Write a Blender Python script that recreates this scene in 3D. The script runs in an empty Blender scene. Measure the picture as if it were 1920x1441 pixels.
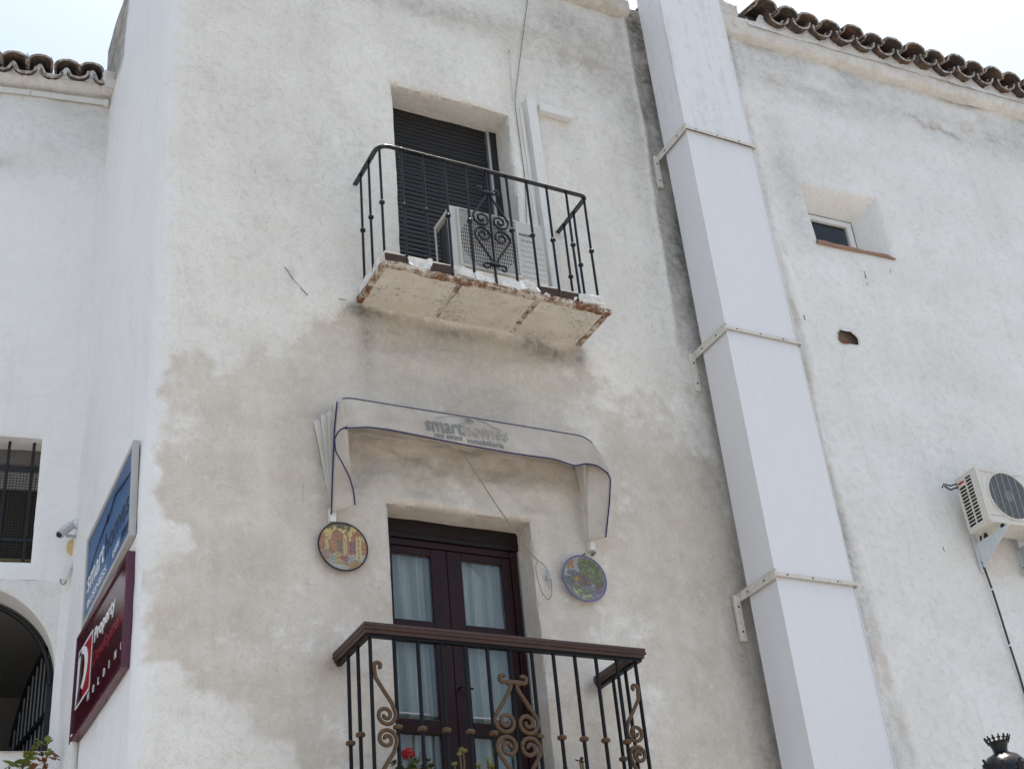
import bpy, math, random
import numpy as np
from mathutils import Vector, Matrix
PI = math.pi
random.seed(7)
scene = bpy.context.scene
COL = scene.collection

# ------------------------------------------------------------------ camera
# world: X along the main facade (to the right), Y into the facade, Z up; facade plane is Y = 0
FPX, PITCH, ROLL, YAW, DIST = 2614.4, 0.541765, 0.103042, -0.513787, 6.8
_f = np.array([-math.sin(YAW)*math.cos(PITCH), math.cos(YAW)*math.cos(PITCH), math.sin(PITCH)])
_r0 = np.array([math.cos(YAW), math.sin(YAW), 0.0])
_d0 = -np.cross(_r0, _f)
RGT = math.cos(ROLL)*_r0 + math.sin(ROLL)*_d0
DWN = -math.sin(ROLL)*_r0 + math.cos(ROLL)*_d0
FWD = _f
CAM = np.array([0.0, -DIST, 1.6])
cd = bpy.data.cameras.new('camera'); cam = bpy.data.objects.new('camera', cd); COL.objects.link(cam)
cd.sensor_width = 36.0; cd.lens = FPX/1920*36; cd.clip_end = 500; cd.clip_start = 0.05
cam.matrix_world = Matrix(((RGT[0], -DWN[0], -FWD[0], CAM[0]), (RGT[1], -DWN[1], -FWD[1], CAM[1]), (RGT[2], -DWN[2], -FWD[2], CAM[2]), (0, 0, 0, 1)))
scene.camera = cam
scene.render.resolution_x, scene.render.resolution_y = 1024, 768

# ------------------------------------------------------------------ sky, sun, exposure
SUN = Vector((0.17, 0.077, 0.98)).normalized()          # direction towards the sun: high, just behind the facade
elev = math.asin(SUN.z); azim = math.atan2(SUN.x, SUN.y)
w = bpy.data.worlds.new('World'); scene.world = w; w.use_nodes = True
nt = w.node_tree; nt.nodes.clear()
sky = nt.nodes.new('ShaderNodeTexSky'); sky.sky_type = 'NISHITA'; sky.sun_disc = False
sky.sun_elevation = elev; sky.sun_rotation = azim
sky.air_density = 1.0; sky.dust_density = 3.5; sky.ozone_density = 0.5; sky.altitude = 0
bg = nt.nodes.new('ShaderNodeBackground'); bg.inputs[1].default_value = 0.15
wo = nt.nodes.new('ShaderNodeOutputWorld')
wb = nt.nodes.new('ShaderNodeMix'); wb.data_type = 'RGBA'; wb.blend_type = 'MULTIPLY'; wb.inputs[0].default_value = 1.0
wb.inputs[7].default_value = (0.985, 0.985, 0.90, 1)      # white balance of the whole sky
nt.links.new(sky.outputs[0], wb.inputs[6]); nt.links.new(wb.outputs[2], bg.inputs[0]); nt.links.new(bg.outputs[0], wo.inputs[0])
sl = bpy.data.lights.new('sun', 'SUN'); sl.energy = 2.8; sl.angle = math.radians(0.53); sl.color = (1.0, 0.94, 0.86)
so = bpy.data.objects.new('sun', sl); COL.objects.link(so)
so.rotation_euler = SUN.to_track_quat('Z', 'Y').to_euler(); so.location = (10, 4, 30)
scene.view_settings.view_transform = 'Standard'; scene.view_settings.look = 'None'
scene.view_settings.exposure = 0.90; scene.view_settings.gamma = 1.0
scene.view_settings.use_curve_mapping = False

# ------------------------------------------------------------------ photo pixel -> point on a known plane
def ray(x, y): return (x-960)*RGT + (y-720.5)*DWN + FPX*FWD
def at(x, y, Y=0.0):
    v = ray(x, y); return CAM + v*((Y-CAM[1])/v[1])
def atX(x, y, X):
    v = ray(x, y); return CAM + v*((X-CAM[0])/v[0])
class Plane:
    def __init__(s, x, y, deg):
        t = math.radians(deg); s.P = np.array([x, y, 0.0])
        s.u = np.array([math.cos(t), math.sin(t), 0]); s.n = np.array([math.sin(t), -math.cos(t), 0]); s.t = t
    def pt(s, u, z, o=0.0): return s.P + s.u*u + s.n*o + np.array([0, 0, z])
    def hit(s, x, y, o=0.0):
        v = ray(x, y); P = s.P + s.n*o
        q = CAM + v*(((P-CAM)@s.n)/(v@s.n)); return float((q-P)@s.u), float(q[2])
MAIN = Plane(0, 0, 0); RIGHT = Plane(5.3, 0, -2.5); LEFT = Plane(1.5, 2.05, -10)
XC = 1.5

# ------------------------------------------------------------------ numpy noise
def _hash(ix, iy, s):
    n = (ix.astype(np.int64)*374761393 + iy.astype(np.int64)*668265263 + s*1442695041) & 0x7fffffff
    n = ((n ^ (n >> 13))*1274126177) & 0x7fffffff
    return ((n ^ (n >> 16)) & 0xffff)/65535.0
def vnoise(x, y, s=0):
    x = np.asarray(x, float); y = np.asarray(y, float)
    ix = np.floor(x); iy = np.floor(y); fx = x-ix; fy = y-iy
    fx = fx*fx*fx*(fx*(fx*6-15)+10); fy = fy*fy*fy*(fy*(fy*6-15)+10)
    ix = ix.astype(np.int64); iy = iy.astype(np.int64)
    a = _hash(ix, iy, s); b = _hash(ix+1, iy, s); c = _hash(ix, iy+1, s); d = _hash(ix+1, iy+1, s)
    return (a*(1-fx)+b*fx)*(1-fy) + (c*(1-fx)+d*fx)*fy - 0.5
def fbm(x, y, s=0, o=4, rough=0.5):
    t = 0; a = 1; f = 1
    for k in range(o):
        t = t + a*vnoise(np.asarray(x)*f+17.3*k, np.asarray(y)*f+5.1*k, s+k); a *= rough; f *= 2.03
    return t
def sdf(poly, X, Y):
    """signed distance to a polygon, positive inside"""
    P = np.asarray(poly, float); d = np.full(X.shape, 1e9); ins = np.zeros(X.shape, bool)
    for i in range(len(P)):
        a = P[i]; b = P[(i+1) % len(P)]; e = b-a
        t = np.clip(((X-a[0])*e[0]+(Y-a[1])*e[1])/(e@e+1e-12), 0, 1)
        d = np.minimum(d, np.hypot(X-a[0]-t*e[0], Y-a[1]-t*e[1]))
        c = ((a[1] > Y) != (b[1] > Y))
        xi = a[0] + (Y-a[1])*e[0]/(e[1] if abs(e[1]) > 1e-12 else 1e-12)
        ins ^= c & (X < xi)
    return np.where(ins, d, -d)
def polyline_d(poly, X, Y):
    P = np.asarray(poly, float); d = np.full(X.shape, 1e9)
    for i in range(len(P)-1):
        a = P[i]; e = P[i+1]-a
        t = np.clip(((X-a[0])*e[0]+(Y-a[1])*e[1])/(e@e+1e-12), 0, 1)
        d = np.minimum(d, np.hypot(X-a[0]-t*e[0], Y-a[1]-t*e[1]))
    return d
def sstep(a, b, x):
    t = np.clip((x-a)/(b-a), 0, 1); return t*t*(3-2*t)
def blob(X, Y, cx, cy, rx, ry, s):
    return s*np.exp(-(((X-cx)/rx)**2+((Y-cy)/ry)**2))

# ------------------------------------------------------------------ material helpers
class NT:
    def __init__(s, name):
        s.m = bpy.data.materials.new(name); s.m.use_nodes = True; s.t = s.m.node_tree; s.t.nodes.clear()
        s.out = s.n('ShaderNodeOutputMaterial'); s.p = s.n('ShaderNodeBsdfPrincipled')
        s.t.links.new(s.p.outputs[0], s.out.inputs[0])
    def n(s, kind, **kw):
        x = s.t.nodes.new(kind)
        for k, v in kw.items(): setattr(x, k, v)
        return x
    def l(s, a, b): s.t.links.new(a, b)
    def inp(s, node, i, v):
        if hasattr(v, 'is_linked') or hasattr(v, 'links'): s.l(v, node.inputs[i])
        else: node.inputs[i].default_value = v
    def pos(s, sc=(1, 1, 1), obj=False):
        if obj: o = s.n('ShaderNodeTexCoord').outputs['Object']
        else: o = s.n('ShaderNodeNewGeometry').outputs['Position']
        if sc == (1, 1, 1): return o
        mp = s.n('ShaderNodeMapping'); mp.inputs['Scale'].default_value = sc; s.l(o, mp.inputs[0]); return mp.outputs[0]
    def noise(s, scale, detail=4, rough=.55, vec=None, dist=0):
        x = s.n('ShaderNodeTexNoise'); x.inputs['Scale'].default_value = scale; x.inputs['Detail'].default_value = detail
        x.inputs['Roughness'].default_value = rough; x.inputs['Distortion'].default_value = dist
        s.l(vec if vec is not None else s.pos(), x.inputs['Vector']); return x.outputs[0]
    def rng(s, v, a, b, c=0., d=1., smooth=False):
        x = s.n('ShaderNodeMapRange'); x.clamp = True
        if smooth: x.interpolation_type = 'SMOOTHSTEP'
        s.inp(x, 0, v)
        for i, q in zip((1, 2, 3, 4), (a, b, c, d)): x.inputs[i].default_value = q
        return x.outputs[0]
    def math(s, op, a, b=0.):
        x = s.n('ShaderNodeMath', operation=op); s.inp(x, 0, a); s.inp(x, 1, b); return x.outputs[0]
    def mix(s, f, a, b):
        x = s.n('ShaderNodeMix', data_type='RGBA'); s.inp(x, 0, f)
        for i, v in ((6, a), (7, b)):
            if isinstance(v, tuple): x.inputs[i].default_value = (*v, 1) if len(v) == 3 else v
            else: s.l(v, x.inputs[i])
        return x.outputs[2]
    def attr(s, name):
        x = s.n('ShaderNodeAttribute', attribute_name=name); return x
    def bump(s, h, strength, dist, normal=None):
        x = s.n('ShaderNodeBump'); x.inputs['Strength'].default_value = strength; x.inputs['Distance'].default_value = dist
        s.l(h, x.inputs['Height'])
        if normal is not None: s.l(normal, x.inputs['Normal'])
        return x.outputs[0]
    def set(s, **kw):
        nm = dict(color='Base Color', rough='Roughness', metal='Metallic', spec='Specular IOR Level', normal='Normal', coat='Coat Weight')
        for k, v in kw.items():
            i = s.p.inputs[nm[k]]
            if isinstance(v, (int, float)): i.default_value = v
            elif isinstance(v, tuple): i.default_value = (*v, 1)
            else: s.l(v, i)
        return s

def plaster(name, w1, w2, bump=1.0, speck=1.0):
    m = NT(name); P = m.pos()
    n1 = m.noise(1.6, 6, .6); n2 = m.noise(9, 8, .68); n3 = m.noise(3.1, 5, .6); n4 = m.noise(17, 8, .72, dist=.6)
    base = m.mix(m.rng(n1, .35, .66), w1, w2)
    base = m.mix(m.math('MULTIPLY', m.rng(n4, .50, .72), .34), base, (.46, .43, .385))
    base = m.mix(m.attr('wash').outputs['Fac'], base, (.89, .885, .88))
    # bare beige render where the whitewash is missing
    ta = m.math('ADD', m.attr('tan').outputs['Fac'], m.math('MULTIPLY', m.math('SUBTRACT', n2, .5), .9))
    tf = m.rng(ta, .36, .70, smooth=True)
    tc = m.mix(m.rng(n3, .36, .66), (.565, .495, .42), (.70, .635, .555))
    tc = m.mix(m.math('MULTIPLY', m.rng(n2, .5, .72), .5), tc, (.77, .73, .67))
    c = m.mix(m.math('MULTIPLY', tf, .92), base, tc)
    # ochre water stains
    of = m.math('MULTIPLY', m.attr('ochre').outputs['Fac'], m.rng(n2, .3, .64))
    c = m.mix(of, c, (.36, .27, .18))
    # grime, with the painted gap shade right of the duct
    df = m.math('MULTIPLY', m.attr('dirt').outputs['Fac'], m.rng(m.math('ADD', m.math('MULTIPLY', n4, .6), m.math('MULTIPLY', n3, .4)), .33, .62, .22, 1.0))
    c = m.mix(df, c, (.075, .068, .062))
    # small scratches and pits, and faint run-down streaks
    sv = m.pos((26, 26, 7)); s1 = m.noise(1.0, 3, .5, vec=sv, dist=1.4)
    gate = m.rng(m.noise(2.3, 2, .5), .5, .68)
    c = m.mix(m.math('MULTIPLY', m.math('MULTIPLY', m.rng(s1, .70, .76), gate), .6), c, (.13, .12, .11))
    st = m.noise(1.0, 5, .6, vec=m.pos((11, 11, .55)))
    c = m.mix(m.math('MULTIPLY', m.rng(st, .56, .75), .10), c, (.3, .28, .25))
    vo = m.n('ShaderNodeTexVoronoi'); vo.inputs['Scale'].default_value = 5.5; m.l(P, vo.inputs['Vector'])
    c = m.mix(m.math('MULTIPLY', m.rng(vo.outputs['Distance'], .012, .03, 1, 0), .6), c, (.12, .11, .1))
    sm_ = m.rng(m.attr('wash').outputs['Fac'], 0, .8, speck, .25*speck)
    # hairline cracks, clustered
    cn = m.noise(8, 7, .62, dist=.9); ck = m.rng(m.math('ABSOLUTE', m.math('SUBTRACT', cn, .5)), .004, .016, 1, 0)
    cg = m.rng(m.noise(1.9, 5, .65), .53, .72)
    c = m.mix(m.math('MULTIPLY', m.math('MULTIPLY', ck, cg), .22), c, (.17, .15, .13))
    fn_ = m.noise(75, 5, .7); c = m.mix(m.math('MULTIPLY', m.math('MULTIPLY', m.rng(fn_, .50, .70), .30), sm_), c, (.36, .33, .295))
    n6 = m.noise(28, 7, .75, vec=m.pos((1, 1, .55)), dist=.5); c = m.mix(m.math('MULTIPLY', m.math('MULTIPLY', m.rng(n6, .54, .74), .24), sm_), c, (.30, .27, .235))
    c = m.mix(m.math('MULTIPLY', m.math('MULTIPLY', m.rng(n6, .44, .30), .28), sm_), c, (.86, .845, .81))
    h = m.math('ADD', m.math('MULTIPLY', m.noise(7, 6, .6, dist=.8), 1.0), m.math('MULTIPLY', m.noise(34, 6, .62), .30))
    h = m.math('ADD', h, m.math('MULTIPLY', m.rng(m.noise(5, 4, .6, vec=m.pos((1, 1, 2.4)), dist=2.0), .5, .58), .07))
    h = m.math('SUBTRACT', h, m.math('MULTIPLY', m.math('MULTIPLY', ck, cg), .12))
    m.set(color=c, rough=.92, spec=.25, normal=m.bump(h, .55*bump, .022))
    return m.m
M = {}
M['plaster'] = plaster('facade plaster', (.765, .73, .665), (.855, .825, .77))
M['plaster_white'] = plaster('white plaster', (.775, .76, .73), (.85, .835, .81), .8, .5)
def simple(name, col, rough=.5, metal=0., var=.0, spec=.5, bump=0., scale=30, coat=0.):
    m = NT(name)
    if var:
        n = m.noise(scale, 6, .65)
        c = m.mix(m.rng(n, .35, .7), tuple(x*(1-var) for x in col), tuple(min(1, x*(1+var*.6)) for x in col))
        m.set(color=c, rough=m.rng(n, .3, .7, rough*.8, min(1, rough*1.2)))
        if bump: m.set(normal=m.bump(m.noise(scale*3, 5, .6), bump, .004))
    else: m.set(color=col, rough=rough)
    m.set(metal=metal, spec=spec, coat=coat); return m.m
def grimy(name, col, dirt, amt, rough=.6, scale=14, streak=True, spec=.4):
    m = NT(name); n = m.noise(scale, 7, .68); s = m.noise(1., 6, .62, vec=m.pos((22, 22, 1.2)))
    f = m.math('MULTIPLY', m.rng(m.math('ADD', m.math('MULTIPLY', n, .5), m.math('MULTIPLY', s, .5 if streak else 0)), .5 if streak else .25, .68 if streak else .38), amt)
    m.set(color=m.mix(f, col, dirt), rough=rough, spec=spec, normal=m.bump(m.noise(scale*4, 5, .6), .1, .003)); return m.m
M['duct'] = grimy('duct white paint', (.76, .755, .77), (.50, .49, .48), .12, .42)
M['duct_top'] = grimy('duct white paint, streaked', (.765, .76, .77), (.38, .36, .34), .38, .45)
M['bracket'] = grimy('bracket cream paint', (.66, .63, .57), (.30, .19, .12), .55, .55, 40)
M['iron'] = simple('black painted iron', (.004, .004, .008), .17, 0, .3, .4, .35, 60)
M['iron_dull'] = simple('dull black iron', (.012, .012, .014), .5, 0, .3, .4)
M['bronze'] = simple('bronze painted iron', (.105, .062, .034), .5, 0, .25, .3, .2, 60)
M['bar_dark'] = simple('dark graphite iron bar', (.006, .006, .007), .42, 0, .3, .22, .15, 60)
M['rail_brown'] = simple('brown metal handrail', (.060, .028, .021), .36, 0, .25, .4, .1, 25)
M['gate_slat'] = simple('grey gate slat', (.16, .16, .16), .5)
M['void'] = simple('dark interior', (.02, .019, .018), .9)
M['room'] = simple('interior wall', (.20, .19, .18), .9)
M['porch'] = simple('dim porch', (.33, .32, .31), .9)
M['slat'] = simple('black shutter slat', (.015, .014, .0145), .42, 0, .4, .35, .1, 12)
M['alu'] = simple('aluminium', (.55, .56, .57), .35, .6)
M['wood'] = simple('dark mahogany paint', (.024, .0065, .007), .34, 0, .3, .22, .05, 9)
M['wood_black'] = simple('near black wood', (.012, .008, .0075), .5, 0, .3, .3)
M['pvc'] = grimy('white plastic', (.74, .73, .70), (.45, .43, .38), .3, .45, 20)
M['terra'] = grimy('terracotta sill', (.36, .235, .19), (.15, .11, .09), .8, .8, 40, False)
M['ac'] = grimy('ac enamel', (.60, .59, .555), (.48, .42, .33), .35, .35, 10)
M['ac_old'] = grimy('ac enamel yellowed', (.68, .655, .59), (.42, .33, .22), .5, .4, 12)
M['ac_dark'] = simple('ac coil dark', (.025, .028, .032), .5)
M['ac_blue'] = simple('ac coil blue', (.035, .05, .085), .45)
M['black'] = simple('black', (.01, .01, .01), .5)
M['grey_metal'] = grimy('grey galvanised bracket', (.40, .44, .46), (.2, .19, .17), .4, .45, 20)
M['blue_metal'] = grimy('pale blue bracket', (.62, .68, .72), (.35, .33, .3), .3, .45, 20)
M['cable'] = simple('cable grey', (.20, .19, .17), .7)
M['cable_dark'] = simple('cable dark', (.035, .032, .03), .6)
M['cord'] = simple('cord', (.26, .24, .20), .8)
M['pale_wire'] = simple('painted wire', (.5, .48, .43), .8)
M['red_print'] = simple('red print', (.45, .02, .03), .4)
M['grey_print'] = simple('grey print', (.20, .22, .22), .7)
M['grey_print2'] = simple('light grey print', (.40, .39, .37), .7)
M['navy'] = simple('navy piping', (.012, .016, .09), .7)
M['foam'] = grimy('yellow foam', (.62, .48, .24), (.3, .2, .1), .5, .9, 40, False)
M['white_print'] = simple('white print', (.8, .8, .8), .5)
M['dark_print'] = simple('dark print', (.025, .035, .06), .6)
M['cam_metal'] = simple('camera silver', (.5, .51, .54), .35, .4)
# fabric
def fabric(a_=(.56, .50, .435), b_=(.69, .64, .575)):
    m = NT('awning canvas'); n = m.noise(5, 7, .65); n2 = m.noise(1., 6, .6, vec=m.pos((14, 14, 2)))
    c = m.mix(m.rng(n, .36, .66), a_, b_)
    c = m.mix(m.math('MULTIPLY', m.rng(n2, .55, .75), .35), c, (.42, .36, .31))
    m.set(color=c, rough=.9, spec=.2, normal=m.bump(m.noise(420, 2, .5), .12, .001))
    tr = m.n('ShaderNodeBsdfTranslucent'); m.l(c, tr.inputs[0])
    mx = m.n('ShaderNodeMixShader'); mx.inputs[0].default_value = .22
    m.l(m.p.outputs[0], mx.inputs[1]); m.l(tr.outputs[0], mx.inputs[2]); m.l(mx.outputs[0], m.out.inputs[0]); return m.m
M['canvas'] = fabric(); M['canvas_light'] = fabric((.72, .69, .63), (.82, .80, .75))
def curtain():
    m = NT('sheer curtain'); n = m.noise(1., 5, .6, vec=m.pos((30, 30, 1)))
    c = m.mix(m.rng(n, .35, .7), (.68, .70, .68), (.86, .86, .84)); m.set(color=c, rough=.9, spec=.1)
    tr = m.n('ShaderNodeBsdfTranslucent'); m.l(c, tr.inputs[0])
    mx = m.n('ShaderNodeMixShader'); mx.inputs[0].default_value = .3
    m.l(m.p.outputs[0], mx.inputs[1]); m.l(tr.outputs[0], mx.inputs[2]); m.l(mx.outputs[0], m.out.inputs[0]); return m.m
M['curtain'] = curtain()
def glass(name, tint, refl=1.0, rough=.01):
    m = NT(name); m.t.nodes.remove(m.p)
    tr = m.n('ShaderNodeBsdfTransparent'); tr.inputs[0].default_value = (*tint, 1)
    gl = m.n('ShaderNodeBsdfGlossy'); gl.inputs['Roughness'].default_value = rough
    fr = m.n('ShaderNodeFresnel'); fr.inputs[0].default_value = 1.52
    mx = m.n('ShaderNodeMixShader'); m.l(m.math('MULTIPLY', fr.outputs[0], refl), mx.inputs[0])
    m.l(tr.outputs[0], mx.inputs[1]); m.l(gl.outputs[0], mx.inputs[2]); m.l(mx.outputs[0], m.out.inputs[0]); return m.m
M['glass'] = glass('window glass', (.91, .935, .925))
def tile_mat():
    m = NT('weathered roof tile'); n = m.noise(11, 8, .7); n2 = m.noise(26, 6, .7)
    oi = m.n('ShaderNodeObjectInfo').outputs['Random']
    t = m.mix(oi, (.19, .085, .058), (.17, .125, .085))
    t = m.mix(m.rng(m.math('FRACT', m.math('MULTIPLY', oi, 7.3)), .55, .9), t, (.10, .075, .06))
    c = m.mix(m.rng(n, .38, .54), t, (.060, .055, .050))
    c = m.mix(m.math('MULTIPLY', m.rng(n2, .60, .70), .55), c, (.34, .32, .29))
    m.set(color=c, rough=.9, spec=.2, normal=m.bump(n2, .4, .006)); return m.m
M['tile'] = tile_mat()
def lime_mat():
    m = NT('limewashed tile lip'); n = m.noise(30, 7, .7)
    m.set(color=m.mix(m.rng(n, .42, .58), (.50, .48, .44), (.16, .12, .085)), rough=.95, normal=m.bump(n, .4, .006)); return m.m
M['lime'] = lime_mat()
def rust_mat(name, cover):
    m = NT(name); n = m.noise(22, 8, .72); n2 = m.noise(60, 6, .7); n3 = m.noise(4, 3, .5)
    r = m.mix(m.rng(n2, .36, .66), (.085, .035, .018), (.30, .135, .05))
    c = m.mix(m.rng(m.math('ADD', m.math('MULTIPLY', n, .7), m.math('MULTIPLY', n3, .3)), cover-.05, cover+.05), (.60, .545, .46), r)
    m.set(color=c, rough=.85, normal=m.bump(n2, .6, .006)); return m.m
M['rust'] = rust_mat('rusted edge iron', .49)
M['rust_pale'] = rust_mat('rust stained joint', .53)
M['rust_dark'] = simple('dark rusted plate', (.065, .036, .026), .7, 0, .5, .4, .5, 30)
def soffit_mat():
    m = NT('balcony soffit'); n = m.noise(6, 7, .68); n2 = m.noise(24, 8, .75)
    c = m.mix(m.rng(n, .35, .65), (.63, .58, .50), (.74, .70, .63))
    d = m.math('MULTIPLY', m.rng(n2, .5, .66), m.rng(m.noise(3.4, 3, .5), .46, .64))
    c = m.mix(m.math('MULTIPLY', d, .85), c, (.12, .10, .085))
    d2 = m.math('MULTIPLY', m.rng(m.noise(48, 6, .75), .47, .60), m.rng(m.noise(2.6, 4, .6), .46, .60))
    c = m.mix(m.math('MULTIPLY', d2, .42), c, (.13, .115, .10))
    m.set(color=c, rough=.9, normal=m.bump(n2, .5, .010)); return m.m
M['soffit'] = soffit_mat()
M['mortar'] = simple('white flashing mortar', (.80, .79, .765), .6, 0, .3, .4, .5, 22)
def leaf_mat(name, a, b):
    m = NT(name); oi = m.n('ShaderNodeObjectInfo').outputs['Random']; n = m.noise(40, 3, .5)
    c = m.mix(m.math('MULTIPLY', m.math('ADD', oi, n), .6), a, b); m.set(color=c, rough=.5, spec=.4)
    tr = m.n('ShaderNodeBsdfTranslucent'); m.l(c, tr.inputs[0]); mx = m.n('ShaderNodeMixShader'); mx.inputs[0].default_value = .3
    m.l(m.p.outputs[0], mx.inputs[1]); m.l(tr.outputs[0], mx.inputs[2]); m.l(mx.outputs[0], m.out.inputs[0]); return m.m
M['leaf'] = leaf_mat('geranium leaf', (.10, .15, .025), (.26, .27, .05))
M['leaf_red'] = leaf_mat('reddened leaf', (.16, .045, .04), (.30, .13, .05))
M['leaf_dark'] = leaf_mat('dark leaf', (.035, .07, .02), (.09, .13, .03))
M['rosette'] = leaf_mat('succulent rosette', (.30, .34, .10), (.50, .52, .25))
M['petal'] = leaf_mat('red petal', (.40, .006, .02), (.50, .01, .03))
M['stem'] = simple('plant stem', (.16, .12, .05), .8)
M['twig'] = simple('dry twig', (.10, .06, .045), .9)
M['pot'] = simple('clay pot', (.38, .17, .09), .85, 0, .2)
M['sign_blue'] = grimy('blue sign face', (.050, .135, .30), (.03, .07, .15), .35, .35, 6)
M['sign_red'] = simple('maroon sign face', (.060, .006, .014), .16, 0, .15, .6)
M['sign_red_frame'] = simple('maroon sign frame', (.085, .007, .020), .25, 0, .15, .6)
M['dev_red'] = simple('dark red lettering', (.22, .008, .022), .3)
M['alu_frame'] = grimy('dull aluminium frame', (.46, .45, .43), (.28, .26, .22), .4, .45, 20)
M['brick'] = grimy('brick', (.24, .085, .055), (.08, .05, .04), .6, .9, 30, False)
def ground_mat():
    m = NT('pale stone paving'); n = m.noise(.8, 6, .6)
    br = m.n('ShaderNodeTexBrick'); br.inputs['Scale'].default_value = 2.2; m.l(m.pos(), br.inputs['Vector'])
    br.inputs['Color1'].default_value = (.34, .32, .30, 1); br.inputs['Color2'].default_value = (.29, .275, .26, 1); br.inputs['Mortar'].default_value = (.22, .2, .18, 1)
    m.set(color=m.mix(m.math('MULTIPLY', m.rng(n, .35, .7), .4), br.outputs[0], (.25, .23, .21)), rough=.85); return m.m
M['ground'] = ground_mat()

# ------------------------------------------------------------------ mesh builder
ORIG = {}
class MB:
    def __init__(s): s.v = []; s.f = []
    def add(s, vs, fs):
        b = len(s.v); s.v += [tuple(map(float, p)) for p in vs]; s.f += [tuple(b+i for i in f) for f in fs]; return s
    def obox(s, c, ax, ay, az, hx, hy, hz):
        c = np.asarray(c, float); A = [np.asarray(a, float) for a in (ax, ay, az)]
        vs = [c + A[0]*hx*i + A[1]*hy*j + A[2]*hz*k for i in (-1, 1) for j in (-1, 1) for k in (-1, 1)]
        return s.add(vs, [(0, 1, 3, 2), (4, 6, 7, 5), (0, 4, 5, 1), (2, 3, 7, 6), (0, 2, 6, 4), (1, 5, 7, 3)])
    def box(s, x0, x1, y0, y1, z0, z1):
        return s.obox(((x0+x1)/2, (y0+y1)/2, (z0+z1)/2), (1, 0, 0), (0, 1, 0), (0, 0, 1), abs(x1-x0)/2, abs(y1-y0)/2, abs(z1-z0)/2)
    def pbox(s, pl, u0, u1, z0, z1, o0, o1):
        return s.obox(pl.pt((u0+u1)/2, (z0+z1)/2, (o0+o1)/2), pl.u, -pl.n, (0, 0, 1), abs(u1-u0)/2, abs(o1-o0)/2, abs(z1-z0)/2)
    def bar(s, a, b, wid, thk, side=(0, 0, 1)):
        a = np.asarray(a, float); b = np.asarray(b, float); d = b-a; L = np.linalg.norm(d); d = d/L
        sd = np.asarray(side, float); sd = sd - d*(sd@d); sd /= np.linalg.norm(sd); t = np.cross(d, sd)
        return s.obox((a+b)/2, d, sd, t, L/2, wid/2, thk/2)
    def tube(s, pts, r, n=8, cap=True):
        P = [Vector(map(float, p)) for p in pts]; m = len(P); rr = [r]*m if isinstance(r, (int, float)) else list(r)
        T = [(P[min(i+1, m-1)]-P[max(i-1, 0)]).normalized() for i in range(m)]
        a = Vector((0, 0, 1)) if abs(T[0].z) < .9 else Vector((1, 0, 0))
        N = (a - T[0]*a.dot(T[0])).normalized(); vs = []
        for i in range(m):
            N = N - T[i]*N.dot(T[i]); N.normalize(); B = T[i].cross(N)
            for k in range(n):
                q = 2*PI*k/n; vs.append(P[i] + (N*math.cos(q)+B*math.sin(q))*rr[i])
        fs = [(i*n+k, i*n+(k+1) % n, (i+1)*n+(k+1) % n, (i+1)*n+k) for i in range(m-1) for k in range(n)]
        if cap: fs += [tuple(range(n-1, -1, -1)), tuple((m-1)*n+k for k in range(n))]
        return s.add(vs, fs)
    def lathe(s, prof, n=24, c=(0, 0, 0), ax=None):
        X, Y, Z = (np.eye(3) if ax is None else [np.asarray(a, float) for a in ax]); c = np.asarray(c, float); vs = []
        for r, z in prof:
            for k in range(n): vs.append(c + X*r*math.cos(2*PI*k/n) + Y*r*math.sin(2*PI*k/n) + Z*z)
        m = len(prof)
        return s.add(vs, [(i*n+k, i*n+(k+1) % n, (i+1)*n+(k+1) % n, (i+1)*n+k) for i in range(m-1) for k in range(n)])
    def prism(s, poly, fn, t0, t1):
        n = len(poly); vs = [fn(a, b, t0) for a, b in poly] + [fn(a, b, t1) for a, b in poly]
        return s.add(vs, [tuple(range(n))[::-1], tuple(range(n, 2*n))] + [(i, (i+1) % n, n+(i+1) % n, n+i) for i in range(n)])
    def grid(s, fn, nu, nv):
        vs = [fn(i/nu, j/nv) for j in range(nv+1) for i in range(nu+1)]
        return s.add(vs, [(j*(nu+1)+i, j*(nu+1)+i+1, (j+1)*(nu+1)+i+1, (j+1)*(nu+1)+i) for j in range(nv) for i in range(nu)])
    def mesh(s, name, mat, o=(0, 0, 0), smooth=False):
        me = bpy.data.meshes.new(name); o = Vector(o)
        me.from_pydata([tuple(Vector(p)-o) for p in s.v], [], s.f); me.update()
        if smooth:
            for p in me.polygons: p.use_smooth = True
        me.materials.append(mat); return me
    def build(s, name, mat, parent=None, smooth=False, bevel=0., solid=0., origin=None):
        o = ORIG.get(parent.name, (0, 0, 0)) if parent else (origin or (0, 0, 0))
        me = s.mesh(name, M[mat] if isinstance(mat, str) else mat, o, smooth)
        ob = bpy.data.objects.new(name, me); COL.objects.link(ob)
        if parent: ob.parent = parent
        else: ob.location = o
        ORIG[ob.name] = tuple(o)
        if solid:
            md = ob.modifiers.new('thick', 'SOLIDIFY'); md.thickness = solid; md.offset = 0
        if bevel:
            md = ob.modifiers.new('bevel', 'BEVEL'); md.width = bevel; md.segments = 2; md.limit_method = 'ANGLE'
        if smooth and bevel == 0 and len(me.polygons) < 60000:
            try: me.set_sharp_from_angle(angle=math.radians(50))
            except Exception: pass
        return ob
def inst(name, me, parent, loc, rot=None):
    """a copy that shares mesh data; loc is a world position"""
    ob = bpy.data.objects.new(name, me); COL.objects.link(ob)
    o = Vector(ORIG[parent.name]) if parent else Vector((0, 0, 0))
    ob.parent = parent; ob.location = Vector(map(float, loc))-o
    ORIG[ob.name] = tuple(map(float, loc))
    if rot is not None: ob.rotation_euler = rot
    return ob
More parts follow.
